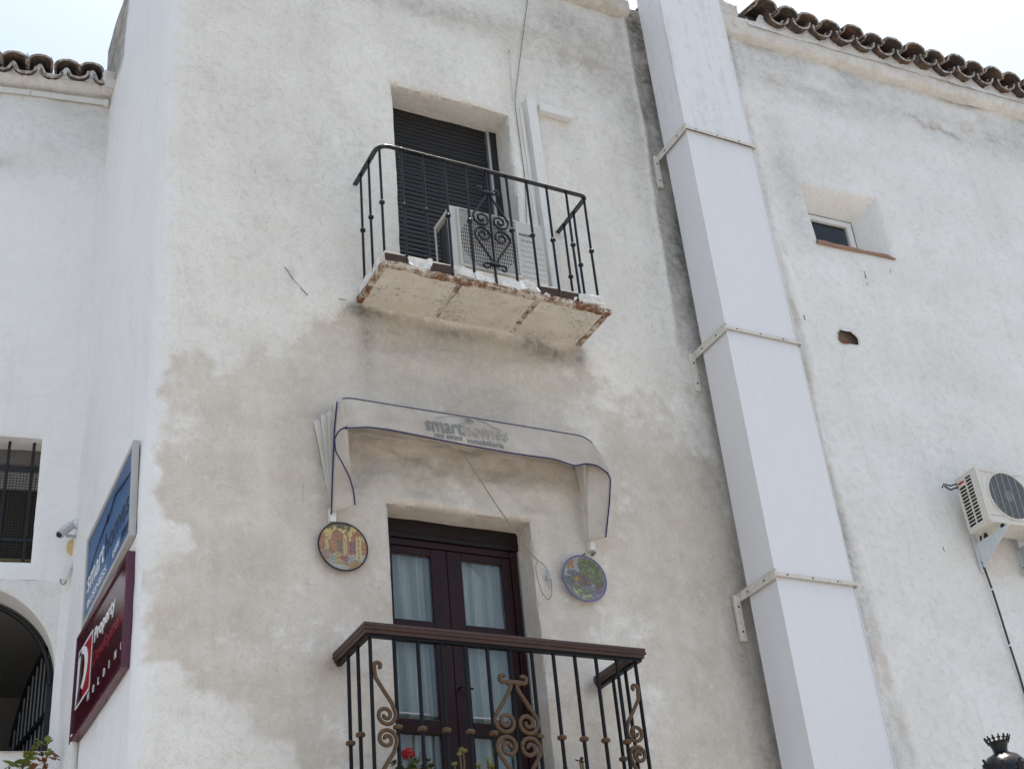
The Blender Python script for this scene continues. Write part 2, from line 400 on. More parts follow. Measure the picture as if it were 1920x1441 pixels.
def thing(name, label, cat, loc, group=None):
    o = bpy.data.objects.new(name, None); COL.objects.link(o); o.empty_display_size = .1
    o.location = tuple(map(float, loc)); o['label'] = label; o['category'] = cat
    if group: o['group'] = group
    ORIG[o.name] = tuple(map(float, loc)); return o
def tag(o, label, cat, group=None):
    o['label'] = label; o['category'] = cat
    if group: o['group'] = group
    return o
def text_mesh(body, size, bold=0., outline=0., extrude=.0012, spacing=1.0):
    c = bpy.data.curves.new('lettering', 'FONT'); c.body = body; c.size = size; c.extrude = extrude; c.offset = bold; c.space_character = spacing
    c.resolution_u = 4
    if outline: c.fill_mode = 'NONE'; c.extrude = 0; c.bevel_depth = outline; c.bevel_resolution = 0
    t = bpy.data.objects.new('lettering', c); COL.objects.link(t)
    bpy.context.view_layer.update(); dg = bpy.context.evaluated_depsgraph_get()
    me = bpy.data.meshes.new_from_object(t.evaluated_get(dg)); bpy.data.objects.remove(t); return me
def text_part(name, body, mat, parent, p0, udir, vdir, width, height=None, **kw):
    """lettering fitted to a width; p0 = lower left, udir/vdir unit vectors"""
    me = text_mesh(body, 1.0, **kw); co = np.array([v.co[:] for v in me.vertices])
    mn = co.min(0); mx = co.max(0); sc = width/(mx[0]-mn[0]); sv = sc if height is None else height/(mx[1]-mn[1])
    u = np.asarray(udir, float); v = np.asarray(vdir, float); n = np.cross(u, v); o = np.asarray(ORIG[parent.name])
    P = np.asarray(p0, float)
    for vert, c in zip(me.vertices, co):
        vert.co = Vector(P + u*(c[0]-mn[0])*sc + v*(c[1]-mn[1])*sv + n*c[2] - o)
    me.materials.clear(); me.materials.append(M[mat]); me.name = name
    ob = bpy.data.objects.new(name, me); COL.objects.link(ob); ob.parent = parent; ORIG[ob.name] = tuple(o); return ob

# ------------------------------------------------------------------ walls with real relief
def coords(a, b, step, *must):
    k = sorted({a, b, *must}); out = []
    for p, q in zip(k[:-1], k[1:]):
        n = max(1, int(round((q-p)/step))); out += list(np.linspace(p, q, n, endpoint=False))
    return np.array(out+[b])
def make_wall(name, mat, parent, pos, us, zs, openings, attrs, disp, remove=None, ztop=None, warp=.006, snap=None):
    """pos(u, o) -> x, y arrays; openings: (u0,u1,z0,z1, depth, inner(u0,u1,z0,z1) or None)"""
    U, Z = np.meshgrid(us, zs); nu = len(us); nz = len(zs)
    D = disp(U, Z).copy()
    for (a, b, c, d, dep, inn) in openings:
        e = np.maximum(np.maximum(a-U, U-b), np.maximum(c-Z, Z-d))
        D -= .014*np.clip(1-np.abs(e)/.035, 0, 1)**2
    if warp:
        Uw = U + warp*fbm(U*4, Z*4, 91, 3); Zw = Z + warp*fbm(U*4, Z*4, 57, 3)
    else: Uw, Zw = U, Z
    if snap is not None:
        sd = sdf(snap, U, Z); e_ = .002
        gx = (sdf(snap, U+e_, Z)-sdf(snap, U-e_, Z))/(2*e_); gz = (sdf(snap, U, Z+e_)-sdf(snap, U, Z-e_))/(2*e_)
        near = np.abs(sd) < .0155; Uw = np.where(near, U-sd*gx, Uw); Zw = np.where(near, Z-sd*gz, Zw)
    if ztop is not None: Zw = np.where(Zw > 9, 9+(Zw-9)*(ztop(U)-9)/(zs[-1]-9), Zw)
    x, y = pos(Uw, D)
    V = np.stack([x, y, Zw], -1).reshape(-1, 3)
    A = {k: v.reshape(-1) for k, v in attrs(U, Z).items()}
    uc = (us[1:]+us[:-1])/2; zc = (zs[1:]+zs[:-1])/2; UC, ZC = np.meshgrid(uc, zc)
    keep = np.ones(UC.shape, bool)
    for (a, b, c, d, dep, inn) in openings: keep &= ~((UC > a) & (UC < b) & (ZC > c) & (ZC < d))
    if remove is not None: keep &= ~remove(UC, ZC)
    J, I = np.nonzero(keep); b0 = J*nu+I
    faces = np.stack([b0, b0+1, b0+1+nu, b0+nu], -1).tolist()
    ev = []; src = []
    def addv(p, i): ev.append(p); src.append(i); return len(V)+len(ev)-1
    for (a, b, c, d, dep, inn) in openings:
        ia, ib = np.argmin(abs(us-a)), np.argmin(abs(us-b)); jc, jd = np.argmin(abs(zs-c)), np.argmin(abs(zs-d))
        loop = [(i, jc) for i in range(ia, ib)] + [(ib, j) for j in range(jc, jd)] + [(i, jd) for i in range(ib, ia, -1)] + [(ia, j) for j in range(jd, jc, -1)]
        q = inn or (a, b, c, d)
        rings = [[j*nu+i for i, j in loop]]
        for k in range(1, 6):
            t = k/5; ring = []
            for i, j in loop:
                uu, zz = Uw[j, i], Zw[j, i]
                iu = q[0]+(uu-a)/(b-a)*(q[1]-q[0]); iz = q[2]+(zz-c)/(d-c)*(q[3]-q[2])
                u2, z2 = uu+(iu-uu)*t, zz+(iz-zz)*t
                px_, py_ = pos(np.array(u2), np.array(D[j, i]*(1-t)-dep*t))
                ring.append(addv((float(px_), float(py_), float(z2)), j*nu+i))
            rings.append(ring)
        L = len(loop)
        for r0, r1 in zip(rings[:-1], rings[1:]):
            for k in range(L): faces.append([r0[k], r1[k], r1[(k+1) % L], r0[(k+1) % L]][::-1])
    if ev:
        V = np.concatenate([V, np.array(ev)]); s = np.array(src)
        for k in A: A[k] = np.concatenate([A[k], A[k][s]*(.25 if k == 'dirt' else 1)])
    o = np.array(ORIG[parent.name])
    me = bpy.data.meshes.new(name); me.from_pydata((V-o).tolist(), [], faces); me.update()
    me.polygons.foreach_set('use_smooth', [True]*len(me.polygons))
    for k, v in A.items():
        at_ = me.attributes.new(k, 'FLOAT', 'POINT'); at_.data.foreach_set('value', v.astype(np.float32))
    me.materials.append(M[mat]); ob = bpy.data.objects.new(name, me); COL.objects.link(ob); ob.parent = parent; ORIG[ob.name] = tuple(o)
    try: me.set_sharp_from_angle(angle=math.radians(60))
    except Exception: pass
    return ob
def add_attr(ob, **kw):
    for k in ('tan', 'dirt', 'ochre'):
        a = ob.data.attributes.new(k, 'FLOAT', 'POINT'); n = len(ob.data.vertices); v = kw.get(k, 0.)
        if callable(v):
            co = np.empty(n*3); ob.data.vertices.foreach_get('co', co); v = v(co.reshape(-1, 3))
        a.data.foreach_set('value', (np.zeros(n)+v).astype(np.float32))

# ================================================================== GROUND
g = MB().box(-60, 70, -70, 60, -.3, 0).build('ground', 'ground'); g['kind'] = 'structure'

# ================================================================== CORNER HOUSE
house = thing('corner_house', 'tall grey white corner house with patchy beige render, two balcony doors in its facade', 'house', (3.4, 0, 0))
RC = .09      # rounded corner; path u: 0..4 facade X = u+1.5 beyond the arc, negative u runs back along the return wall
def mpos(U, D):
    U = np.asarray(U, float); D = np.asarray(D, float)
    La = RC*PI/2
    x = np.where(U > RC, XC+U-D*0, 0.0); y = np.where(U > RC, -D, 0.0)
    a = np.clip((U-(RC-La))/La, 0, 1)*PI/2        # 0 at return side, pi/2 at facade side
    xa = XC+RC-(RC+D)*np.cos(a); ya = RC-(RC+D)*np.sin(a)
    xr = XC-D; yr = RC-(U-(RC-La))
    x = np.where(U > RC, XC+U, np.where(U > RC-La, xa, xr)); y = np.where(U > RC, -D, np.where(U > RC-La, ya, yr))
    return x, y
UPW = (3.10-XC, 4.045-XC, 6.86, 8.71); LOW = (2.92-XC, 3.87-XC, 3.42, 5.315)
u_back = RC-RC*PI/2-(2.33-RC)
us = coords(u_back, 5.62-XC, .022, UPW[0], UPW[1], LOW[0], LOW[1])
us = np.concatenate([us[us < -.3], us[us >= -.3]])
zs = np.concatenate([coords(0, 3.2, .2)[:-1], coords(3.2, 10.4, .022, UPW[2], UPW[3], LOW[2], LOW[3])])
def mpoly(pts): return [(at(x, y)[0]-XC, at(x, y)[2]) for x, y in pts]
TANP = mpoly([(283, 789), (286, 712), (312, 690), (345, 660), (372, 640), (392, 655), (410, 695), (432, 672), (450, 640), (493, 622), (512, 655), (540, 622), (575, 604), (640, 588), (668, 566),
              (1085, 652), (1100, 690), (1120, 700), (1150, 740), (1185, 709), (1241, 727), (1285, 802), (1347, 877), (1420, 1150), (1470, 1500), (560, 1500), (540, 1400), (450, 1395), (440, 1340),
              (345, 1310), (335, 1245), (275, 1240), (268, 1160), (272, 1060), (300, 1035), (345, 1025), (331, 997), (304, 975), (289, 920), (301, 890), (277, 853)])
def mattrs(U, Z):
    X = U+XC
    s = sdf(TANP, U, Z) + .035*fbm(U*6+Z*3, Z*6-U*3, 5, 4, .6)*2
    tan = np.clip(.5+s/.20, 0, 1)*(.74+.42*fbm(U*1.7, Z*2.1, 49, 5, .6))
    tan = np.maximum(tan, .40*sstep(8.9, 10.0, Z)*sstep(1.5, 3.6, U)*(U > .2))
    dirt = np.zeros_like(U); och = np.zeros_like(U)
    och += .16*np.exp(-((s-.05)/.05)**2)*np.clip(.5+1.3*fbm(U*2, Z*2, 47, 3), 0, 1)
    def B(cx, cy, rx, ry, s, arr):      # centre in photo pixels, radii in metres
        p = at(cx, cy); arr += blob(U, Z, p[0]-XC, p[2], rx, ry, s)
    for b in [(740, 620, .35, .16, .32), (870, 660, .4, .16, .34), (1010, 655, .28, .14, .36), (690, 640, .05, .3, .40), (668, 577, .06, .05, .9), (1086, 668, .05, .10, .6), (880, 735, .6, .12, .20),
              (700, 585, .16, .05, .6), (860, 625, .3, .05, .5), (1040, 668, .16, .06, .55), (1000, 640, .12, .08, .5),
              (1100, 120, .5, .40, .34), (850, 25, .6, .15, .34), (1050, 40, .5, .2, .36), (610, 900, .06, .3, .30), (640, 1245, .08, .08, .4), (1112, 1290, .07, .06, .55), (1055, 440, .04, .04, .4),
              (760, 870, .35, .07, .32), (900, 890, .4, .06, .28), (1010, 900, .3, .05, .25), (690, 900, .2, .1, .22), (800, 905, .2, .05, .25), (545, 515, .03, .10, .35), (1320, 1000, .15, .6, .22), (1330, 900, .1, .3, .35), (1240, 860, .3, .3, .12)]:
        B(*b, dirt)
    for b in [(1080, 115, .35, .12, .50), (1130, 90, .2, .2, .35), (830, 35, .5, .10, .38), (990, 60, .4, .10, .38), (680, 650, .06, .35, .30), (620, 1250, .06, .05, .5), (450, 850, .1, .05, .15), (1280, 730, .3, .06, .25)]:
        B(*b, och)
    # dark damp band beside the duct
    lim = 5.36-X + .03*fbm(Z*2, U*2, 33, 4)
    k = np.interp(Z, [3, 4.5, 5.6, 6.6, 7.2, 7.7, 8.4, 9.0, 9.6, 10.3], [.5, .55, .50, .62, .62, .85, .85, .72, .95, 1.0])
    wd = np.interp(Z, [3, 5, 6.4, 7, 8, 9.2, 10.3], [.10, .12, .22, .15, .22, .24, .18])
    rl = 5.25-XC-.03*sstep(9, 8, Z)+.012*fbm(Z*1.5, Z*0, 77, 3)
    band = k*np.exp(-np.clip(lim-.02, 0, 9)**2/(wd*1.15)**2)*np.where(U < rl, .5, .78)*np.clip(.95+.9*fbm(U*3, Z*1.3, 37, 4), .3, 1.5)*(1-.75*np.exp(-((U-rl)/.022)**2)*sstep(6.6, 7.4, Z))
    band = np.maximum(band, .9*k*np.exp(-np.clip(lim+.02, 0, 9)**2/.075**2)*np.clip(.8+.8*fbm(U*2, Z*1.6, 38, 4), .2, 1.2))
    dirt = np.maximum(dirt, band*(U > 2))
    # streaky grime fading down over the upper facade
    dirt += .10*sstep(.0, .5, fbm(U*2.2, Z*.9, 71, 4)+.1)*(U > .15)
    # return wall: clean whitewash, weathered brown at the very back above the neighbour's roof
    y = mpos(U, np.zeros_like(U))[1]; ret = (U < 0)
    back = ret*sstep(1.50, 1.64, y+.06*fbm(y*9, Z*1.2, 8, 4)+.10*(Z-10.1))*sstep(9.62, 9.8, Z)
    och = np.where(ret, back*.75, och); dirt = np.where(ret, back*.55 + .02, dirt); tan = np.where(ret, 0, tan)
    # whitewash wraps round the corner
    wrap = sstep(.04, .30, U+.08*fbm(U*3, Z*3, 41, 4)); dirt *= np.where(ret, 1, .3+.7*wrap); 
    wash = np.maximum(np.where(ret, 1-back, 0), np.clip(1-U/.12, 0, 1)*(U >= 0))*.8
    return dict(tan=tan, dirt=np.clip(dirt, 0, 1), ochre=np.clip(och, 0, 1), wash=wash)
def mdisp(U, Z):
    d = .030*fbm(U*1.1, Z*1.0, 3, 3) + .011*fbm(U*4.5, Z*4.5, 12, 4, .55)
    rough = blob(U, Z, 3.35-XC, 5.6, .9, .35, 1.)+blob(U, Z, 3.6-XC, 6.35, .9, .3, .7)
    d += rough*.036*fbm(U*5, Z*9, 23, 4, .6)
    # plaster step where layers of whitewash end, ridge of plastered-over pipe left of the duct
    d += .004*sstep(-.02, .02, -sdf(TANP, U, Z))
    rx = 5.25-XC-.03*sstep(9, 8, Z)+.012*fbm(Z*1.5, Z*0, 77, 3)
    d += .022*np.exp(-((U-rx)/.030)**2)*sstep(6.6, 7.4, Z)
    d -= .012*sstep(rx+.03, rx+.10, U)*sstep(6.8, 7.6, Z)
    return d*np.where(U < 0, .55, 1)
def mtop(U): return np.interp(U, [u_back, -1.75, .1, 3.6, 3.82, 5], [10.60, 10.69, 10.40, 10.40, 10.33, 10.33])
make_wall('wall', 'plaster', house, mpos, us, zs, [(*UPW, .24, None), (*LOW, .20, None)], mattrs, mdisp, ztop=mtop, remove=lambda U, Z: (U < u_back+.22) & (Z < 9.4))
MB().box(1.56, 5.5, .06, 2.30, 10.20, 10.30).box(2.0, 5.5, 2.302, 5.5, 10.201, 10.301).build('roof_deck', 'plaster_white', house)
ob = MB().box(2.10, 2.20, 2.45, 5.5, 0, 10.2).box(2.1, 5.5, 5.5, 5.6, 0, 10.2).build('rear_wall', 'plaster_white', house); add_attr(ob)
# eaves ledge at the head of the facade
def cornice(parent, pl, u0, u1, prof, seed, name='cornice', mat='plaster', tan=.4, dirt=.15, amp=.012):
    n = int((u1-u0)/.03); m = MB()
    def fn(a, b):
        u = u0+(u1-u0)*a; k = b*(len(prof)-1); i = min(int(k), len(prof)-2); t = k-i
        o = prof[i][0]*(1-t)+prof[i+1][0]*t; z = prof[i][1]*(1-t)+prof[i+1][1]*t
        w_ = float(fbm(u*5, b*4, seed, 4)); return pl.pt(u, z+amp*.8*w_, o+amp*w_*1.2)
    m.grid(fn, n, (len(prof)-1)*2)
    for uu in (u0, u1):      # end caps
        m.add([pl.pt(uu, z, o) for o, z in prof]+[pl.pt(uu, prof[-1][1], -.1), pl.pt(uu, prof[0][1], -.1)], [tuple(range(len(prof)+2))])
    ob = m.build(name, mat, parent, smooth=True); add_attr(ob, tan=tan, dirt=dirt, ochre=.2); return ob
cornice(house, MAIN, 1.62, 5.285, [(-.03, 10.14), (.05, 10.155), (.085, 10.19), (.085, 10.30), (-.1, 10.36)], 4, tan=.55, dirt=.2)

# --- upper doorway: closed roller shutter
shut = MB().box(UPW[0]+XC-.02, UPW[1]+XC+.02, .262, .30, 6.80, 8.76).build('shutter', 'black', house)
sl_ = MB(); w0, w1 = UPW[0]+XC+.0, UPW[1]+XC-.085
prof = [(0, 0), (-.006, .004), (-.009, .018), (-.006, .033), (0, .036)]
sl_.add([(x, y, z) for x in (0, w1-w0) for y, z in prof], [(i, i+1, 6+i, 5+i) for i in range(4)]+[(0, 5, 9, 4)])
slm = sl_.mesh('slat', M['slat'], smooth=False)
z = 6.84
k = 0
while z < 8.70:
    inst('slat', slm, shut, (w0, .25+.0015*math.sin(k*1.7), z), (random.uniform(-.03, .03), 0, random.uniform(-.002, .002))); z += .0385; k += 1
MB().box(w1+.003, w1+.022, .215, .262, 6.83, 8.74).build('guide_rail', 'alu', shut)
MB().box(w1+.024, UPW[1]+XC+.01, .225, .26, 6.83, 8.74).build('side_gap', 'black', shut)

# --- lower doorway: glazed double door with mahogany frame
x0, x1 = LOW[0]+XC, LOW[1]+XC
YD = .20
door = MB().box(x0-.03, x1+.03, YD-.012, YD+.05, 5.195, 5.36).build('shutter_box', 'wood_black', house, bevel=.004)
MB().box(x0-.03, x1+.03, YD-.016, YD-.010, 5.225, 5.24).build('trim', 'wood', door)
frm = MB().box(x0-.03, x0+.05, YD+.002, YD+.06, 3.42, 5.193).box(x1-.055, x1+.03, YD+.002, YD+.06, 3.42, 5.193).box(x0+.05, x1-.055, YD+.004, YD+.06, 5.15, 5.193).build('door_frame', 'wood', house, bevel=.004)
MB().box(x1-.012, x1-.002, YD-.02, YD, 3.43, 5.19).build('guide_rail', 'alu', frm)
def leaf(xa, xb, stl, strr):
    y0, y1 = YD+.012, YD+.052; lf = MB()
    lf.box(xa, xa+stl, y0, y1, 3.44, 5.148).box(xb-strr, xb, y0, y1, 3.44, 5.148)
    for za, zb in ((5.10, 5.148), (4.55, 4.68), (4.004, 4.087), (3.44, 3.56)): lf.box(xa+stl, xb-strr, y0+.001, y1-.001, za, zb)
    o = lf.build('door_leaf', 'wood', house, bevel=.004)
    for za, zb in ((4.68, 5.10), (4.087, 4.55), (3.56, 4.004)):
        MB().box(xa+stl+.001, xb-strr-.001, YD+.03, YD+.034, za+.001, zb-.001).build('pane', 'glass', o)
    return o
leaf(x0+.052, 3.378, .05, .105); lf2 = leaf(3.381, x1-.057, .098, .062)
MB().tube([(3.40, YD+.012, 4.28), (3.40, YD-.03, 4.28), (3.47, YD-.032, 4.27)], .007).build('handle', 'iron_dull', lf2, smooth=True)
def drape(xa, xb, seed, zb=3.46):
    def fn(a, b):
        x = xa+(xb-xa)*a; z = 5.14+(zb-5.14)*b
        return (x+.012*math.sin(z*2+seed), YD+.105+.024*math.sin(a*21+seed+.5*math.sin(z*1.7))+.012*math.sin(a*47+seed*2), z)
    return MB().grid(fn, 70, 24).build('curtain', 'curtain', house, smooth=True)
drape(x0-.02, 3.315, .3); drape(3.44, 3.80, 2.1)
rm = MB(); X0, X1, Y0, Y1, Z0, Z1 = x0-.4, x1+.5, YD+.062, 2.6, 3.40, 5.45
rm.add([(X0, Y0, Z0), (X1, Y0, Z0), (X1, Y1, Z0), (X0, Y1, Z0), (X0, Y0, Z1), (X1, Y0, Z1), (X1, Y1, Z1), (X0, Y1, Z1)], [(0, 1, 2, 3), (4, 7, 6, 5), (3, 2, 6, 7), (0, 3, 7, 4), (1, 5, 6, 2)])
rm.build('room', 'room', house)
for cx, cz in ((3.10, 4.13), (3.565, 4.13)):      # thin white hoops behind the glass
    MB().tube([(cx+.135*math.cos(a), YD+.115+.05*math.sin(a)-.05, cz+.012*math.sin(a)) for a in np.linspace(0, 2*PI, 33)], .0028, 6).build('white_hoop', 'white_print', house)

# --- upper balcony slab with rusted edge irons
SX0, SX1, SY, SZ = 2.775, 4.395, -.435, 6.705
slab = MB().box(SX0+.02, SX1-.02, SY+.02, .05, SZ+.03, 6.835).build('balcony_slab', 'soffit', house, bevel=.006)
def lumpy(xa, xb, ya, yb, za, zb, seed, amp):
    """box with uneven faces"""
    m = MB(); nx = max(2, int((xb-xa)/.02)); ny = max(2, int((yb-ya)/.02)); nz = max(2, int((zb-za)/.02))
    def dsp(p):
        q = np.array(p); w_ = np.array([float(fbm(q[1]*9+q[2]*7+seed, q[0]*9, seed, 4)), float(fbm(q[0]*9+q[2]*5, q[2]*9+seed, seed+3, 4)), float(fbm(q[0]*9+seed, q[1]*9+q[2]*4, seed+6, 4))]); return q+amp*w_
    for fn, a, b in ((lambda s, t: (xa+(xb-xa)*s, ya, za+(zb-za)*t), nx, nz), (lambda s, t: (xb+(xa-xb)*s, yb, za+(zb-za)*t), nx, nz),
                     (lambda s, t: (xa, yb+(ya-yb)*s, za+(zb-za)*t), ny, nz), (lambda s, t: (xb, ya+(yb-ya)*s, za+(zb-za)*t), ny, nz),
                     (lambda s, t: (xa+(xb-xa)*s, ya+(yb-ya)*t, zb), nx, ny), (lambda s, t: (xa+(xb-xa)*s, yb+(ya-yb)*t, za), nx, ny)):
        m.grid(lambda s, t, fn=fn: dsp(fn(s, t)), a, b)
    return m
jx = [SX0+.035, 3.315, 3.865, SX1-.035]
for i in range(3):
    lumpy(jx[i]+(.018 if i else .0), jx[i+1]-(.018 if i < 2 else 0), SY+.035, .04, SZ+.003, SZ+.04, 11+i, .008).build('soffit_panel', 'soffit', slab, smooth=True)
for x in jx[1:3]:
    lumpy(x-.017, x+.017, SY+.03, .03, SZ+.012 if x < 3.5 else SZ+.006, SZ+.05, int(x*10), .012).build('joint_iron', 'rust_pale', slab, smooth=True)
lumpy(SX0, SX1, SY-.004, SY+.034, SZ+.002, SZ+.034, 31, .016).build('edge_iron', 'rust', slab, smooth=True)
lumpy(SX0-.002, SX0+.034, SY+.034, .02, SZ, SZ+.036, 33, .010).build('edge_iron', 'rust', slab, smooth=True)
lumpy(SX1-.034, SX1+.002, SY+.034, .02, SZ, SZ+.036, 35, .010).build('edge_iron', 'rust', slab, smooth=True)
UB = [2.793+.1545*i for i in range(11)]      # bar positions on the front
kinds = 'rmrmmmmrrm'
for i in range(10):
    a, b = UB[i]+.006, UB[i+1]-.006
    if kinds[i] == 'm':
        h = random.uniform(.085, .115)
        lumpy(a, b, SY+.004, SY+.05, SZ+.034, SZ+h, 40+i, .050).build('edge_mortar', 'mortar', slab, smooth=True)
    else:
        MB().obox(((a+b)/2, SY+.016, SZ+.078), (1, 0, .05), (0, 1, .1), (-.05, -.1, 1), (b-a)/2, .004, .030).build('rusted_plate', 'rust_dark', slab)
        lumpy(a+.02, b-.02, SY+.024, SY+.06, SZ+.034, SZ+.085, 60+i, .026).build('edge_mortar', 'mortar', slab, smooth=True)
for sx, e in ((SX0+.004, 0), (SX1-.05, 1)):
    lumpy(sx, sx+.046, SY+.06, -.005, SZ+.034, SZ+.112, 70+e, .026).build('edge_mortar', 'mortar', slab, smooth=True)

# --- lower balcony slab (below the frame)
lslab = MB().box(2.56, 4.25, -.46, .05, 3.28, 3.415).build('balcony_slab', 'soffit', house, bevel=.01)

# ================================================================== RAILINGS
def spiral(cx, cz, r0, r1, a0, a1, n=26):
    return [(cx+(r0+(r1-r0)*t)*math.cos(a0+(a1-a0)*t), cz+(r0+(r1-r0)*t)*math.sin(a0+(a1-a0)*t)) for t in np.linspace(0, 1, n)]
def knob(m, p, r, h):
    m.lathe([(.001, -h), (r*.55, -h), (r*.92, -h*.62), (r, -h*.2), (r, h*.2), (r*.92, h*.62), (r*.55, h), (.001, h)], 10, p)
def scroll_half(sx, sz, W, H, R):
    """half of a heart shaped scroll: from the collar at (0,H) out, down and curled inward; local (x,z), z=0 is the waist"""
    cz = R+.004; cx = W-R
    top = spiral(.060, H+.030, .012, .024, PI*.0, -PI*1.15, 12)[::1]
    pts = [(.050, H+.012), (.064, H+.008), (.078, H+.020), (.078, H+.040), (.060, H+.048), (.046, H+.038)][::-1]
    pts += [(.030, H+.004), (.018, H-.016)]
    pts += [(W*.55, H*.52+R*.5), (W*.93, cz+R*.55)]
    pts += spiral(cx, cz, R, R*.16, PI*.05, -PI*3.1, 36)
    # smooth (Catmull-Rom)
    P = [Vector((a, b, 0)) for a, b in pts]; out = []
    for i in range(len(P)-1):
        p0, p1, p2, p3 = P[max(i-1, 0)], P[i], P[i+1], P[min(i+2, len(P)-1)]
        for t in (0, .5) if i > 9 else (0, .25, .5, .75):
            out.append(.5*((2*p1)+(p2-p0)*t+(2*p0-5*p1+4*p2-p3)*t*t+(3*p1-p0-3*p2+p3)*t**3))
    out.append(P[-1])
    return [(sx*q.x, sz*q.y) for q in out]
def bar_tube(a, b, r, n=8): return MB().tube([a, ((a[0]+b[0])/2, (a[1]+b[1])/2, (a[2]+b[2])/2), b], r, n)

# upper railing
RY, RZT = -.42, 7.69
up = thing('balcony_railing', 'black wrought iron railing with heart scroll on the upper balcony, rusting at its feet', 'railing', (3.58, RY, 6.84))
rp = [(2.795, .02, 7.685), (2.795, -.30, 7.69)] + [(2.795+.075*(1-math.cos(a)), -.345-.075*math.sin(a), 7.69) for a in np.linspace(0, PI/2, 7)] + [(3.5, RY, 7.692)] + [(4.30+.045*math.sin(a), RY+.045*(1-math.cos(a)), 7.685) for a in np.linspace(0, PI/2, 6)] + [(4.345, -.2, 7.682), (4.345, .02, 7.68)]
m = MB(); 
for a, b in zip(rp[:-1], rp[1:]):
    d = np.subtract(b, a); d = d/np.linalg.norm(d); m.bar(np.array(a)-d*.004, np.array(b)+d*.004, .014, .036, (0, 0, 1))
M['iron_rail'] = simple('glossy worn handrail', (.006, .006, .009), .16, 0, .3, .9, .5, 40)
hr = m.build('handrail', 'iron_rail', up, bevel=.0065)
def upper_bar(p, zk, zb=6.76):
    o = MB().tube([(p[0], p[1], 7.685), (p[0]+random.uniform(-.003, .003), p[1], 7.25), (p[0]+random.uniform(-.002, .002), p[1], zb)], .0092, 8).build('baluster', 'iron', up, smooth=True)
    if zk: k_ = MB(); knob(k_, (p[0], p[1], zk), .019, .013); k_.build('knob', 'iron', o, smooth=True)
    f_ = MB(); f_.tube([(p[0], p[1], zb-.01), (p[0], p[1], zb+.055)], [.011, .0085], 8); f_.build('rusted_foot', 'rust_dark', o, smooth=True)
for i, x in enumerate(UB):
    yy = RY if 0 < i < 10 else RY+.02
    upper_bar((x if i else x+.012, yy), None if i == 5 else 7.225)
for x in (2.795, 4.345):
    for y in (-.235, -.09): upper_bar((x, y), 7.225)
sc = MB(); cz0 = 7.20
for sx in (-1, 1):
    for sz in (-1, 1):
        pts = scroll_half(sx, sz, .128, .285, .062)
        sc.tube([(UB[5]+a, RY-.004, cz0+b) for a, b in pts], .0080, 7)
s_o = sc.build('scroll', 'iron', up, smooth=True)
for dz in (.295, -.295):
    MB().obox((UB[5], RY-.003, cz0+dz), (1, 0, 0), (0, 1, 0), (0, 0, 1), .038, .012, .011).build('collar', 'iron', s_o, bevel=.006)

# lower railing
LZ = 4.30
lo = thing('balcony_railing', 'brown capped railing with bronze scrolls and knobs on the lower balcony', 'railing', (3.4, -.44, 3.415))
def rail_sweep(pts, prof, name, mat, parent):
    """sweep a profile (side, up) along a mitred horizontal polyline"""
    P = [np.array(p, float) for p in pts]; m = MB(); n = len(prof); vs = []
    for i, p in enumerate(P):
        d0 = P[i]-P[i-1] if i else P[1]-P[0]; d1 = P[i+1]-P[i] if i < len(P)-1 else d0
        d0 = d0/np.linalg.norm(d0); d1 = d1/np.linalg.norm(d1); n0 = np.array([d0[1], -d0[0], 0]); n1 = np.array([d1[1], -d1[0], 0])
        nn = n0+n1; nn = nn/np.linalg.norm(nn); nn = nn/max(.3, nn@n0)
        vs += [p+nn*a+np.array([0, 0, b]) for a, b in prof]
    fs = [(i*n+k, i*n+(k+1) % n, (i+1)*n+(k+1) % n, (i+1)*n+k) for i in range(len(P)-1) for k in range(n)]
    fs += [tuple(range(n)), tuple(range((len(P)-1)*n, len(P)*n))[::-1]]
    return m.add(vs, fs).build(name, mat, parent)
# outward side is to the right of travel: travel from wall out, along the front to the right, back to the wall
path = [(2.585, .03, LZ), (2.585, -.44, LZ), (4.225, -.44, LZ), (4.225, .03, LZ)]
pr = [(-.024, -.012), (.024, -.012), (.026, .004), (.034, .008), (.036, .020), (.030, .026), (.034, .032), (.032, .044), (.012, .052), (-.012, .052), (-.032, .044), (-.034, .008), (-.026, .004)]
rail_sweep(path, [(a, b) for a, b in pr], 'handrail', 'rail_brown', lo)
rail_sweep([(2.585, .02, LZ-.012), (2.585, -.44, LZ-.012), (4.225, -.44, LZ-.012), (4.225, .02, LZ-.012)], [(-.013, -.016), (.013, -.016), (.013, 0), (-.013, 0)], 'under_rail', 'bar_dark', lo)
LB = [2.594] + [2.728+.1348*i for i in range(11)] + [4.212]
def lower_bar(p, zk):
    o = MB().tube([(p[0], p[1], LZ-.02), (p[0], p[1], 3.40)], .0108, 8).build('baluster', 'bar_dark', lo, smooth=True)
    if zk: k_ = MB(); knob(k_, (p[0], p[1], zk), .0260, .0130); k_.build('knob', 'bronze', o, smooth=True)
for i, x in enumerate(LB):
    lower_bar((x, -.44 if i < 12 else -.42), None if i in (0, 6, 12) else 3.805)
for y in (-.29, -.15):
    lower_bar((2.585, y), 3.805); lower_bar((4.222, y), 3.805)
cz0 = 3.80
sc = MB()
for sx in (-1, 1):
    for sz in (-1, 1):
        sc.tube([(LB[6]+a*1.0, -.452, cz0+b) for a, b in scroll_half(sx, sz, .127, .275, .063)], .0118, 8)
s_o = sc.build('scroll', 'bronze', lo, smooth=True)
for dz in (.285, -.285):
    MB().obox((LB[6], -.452, cz0+dz), (1, 0, 0), (0, 1, 0), (0, 0, 1), .045, .014, .012).build('collar', 'bronze', s_o, bevel=.006)
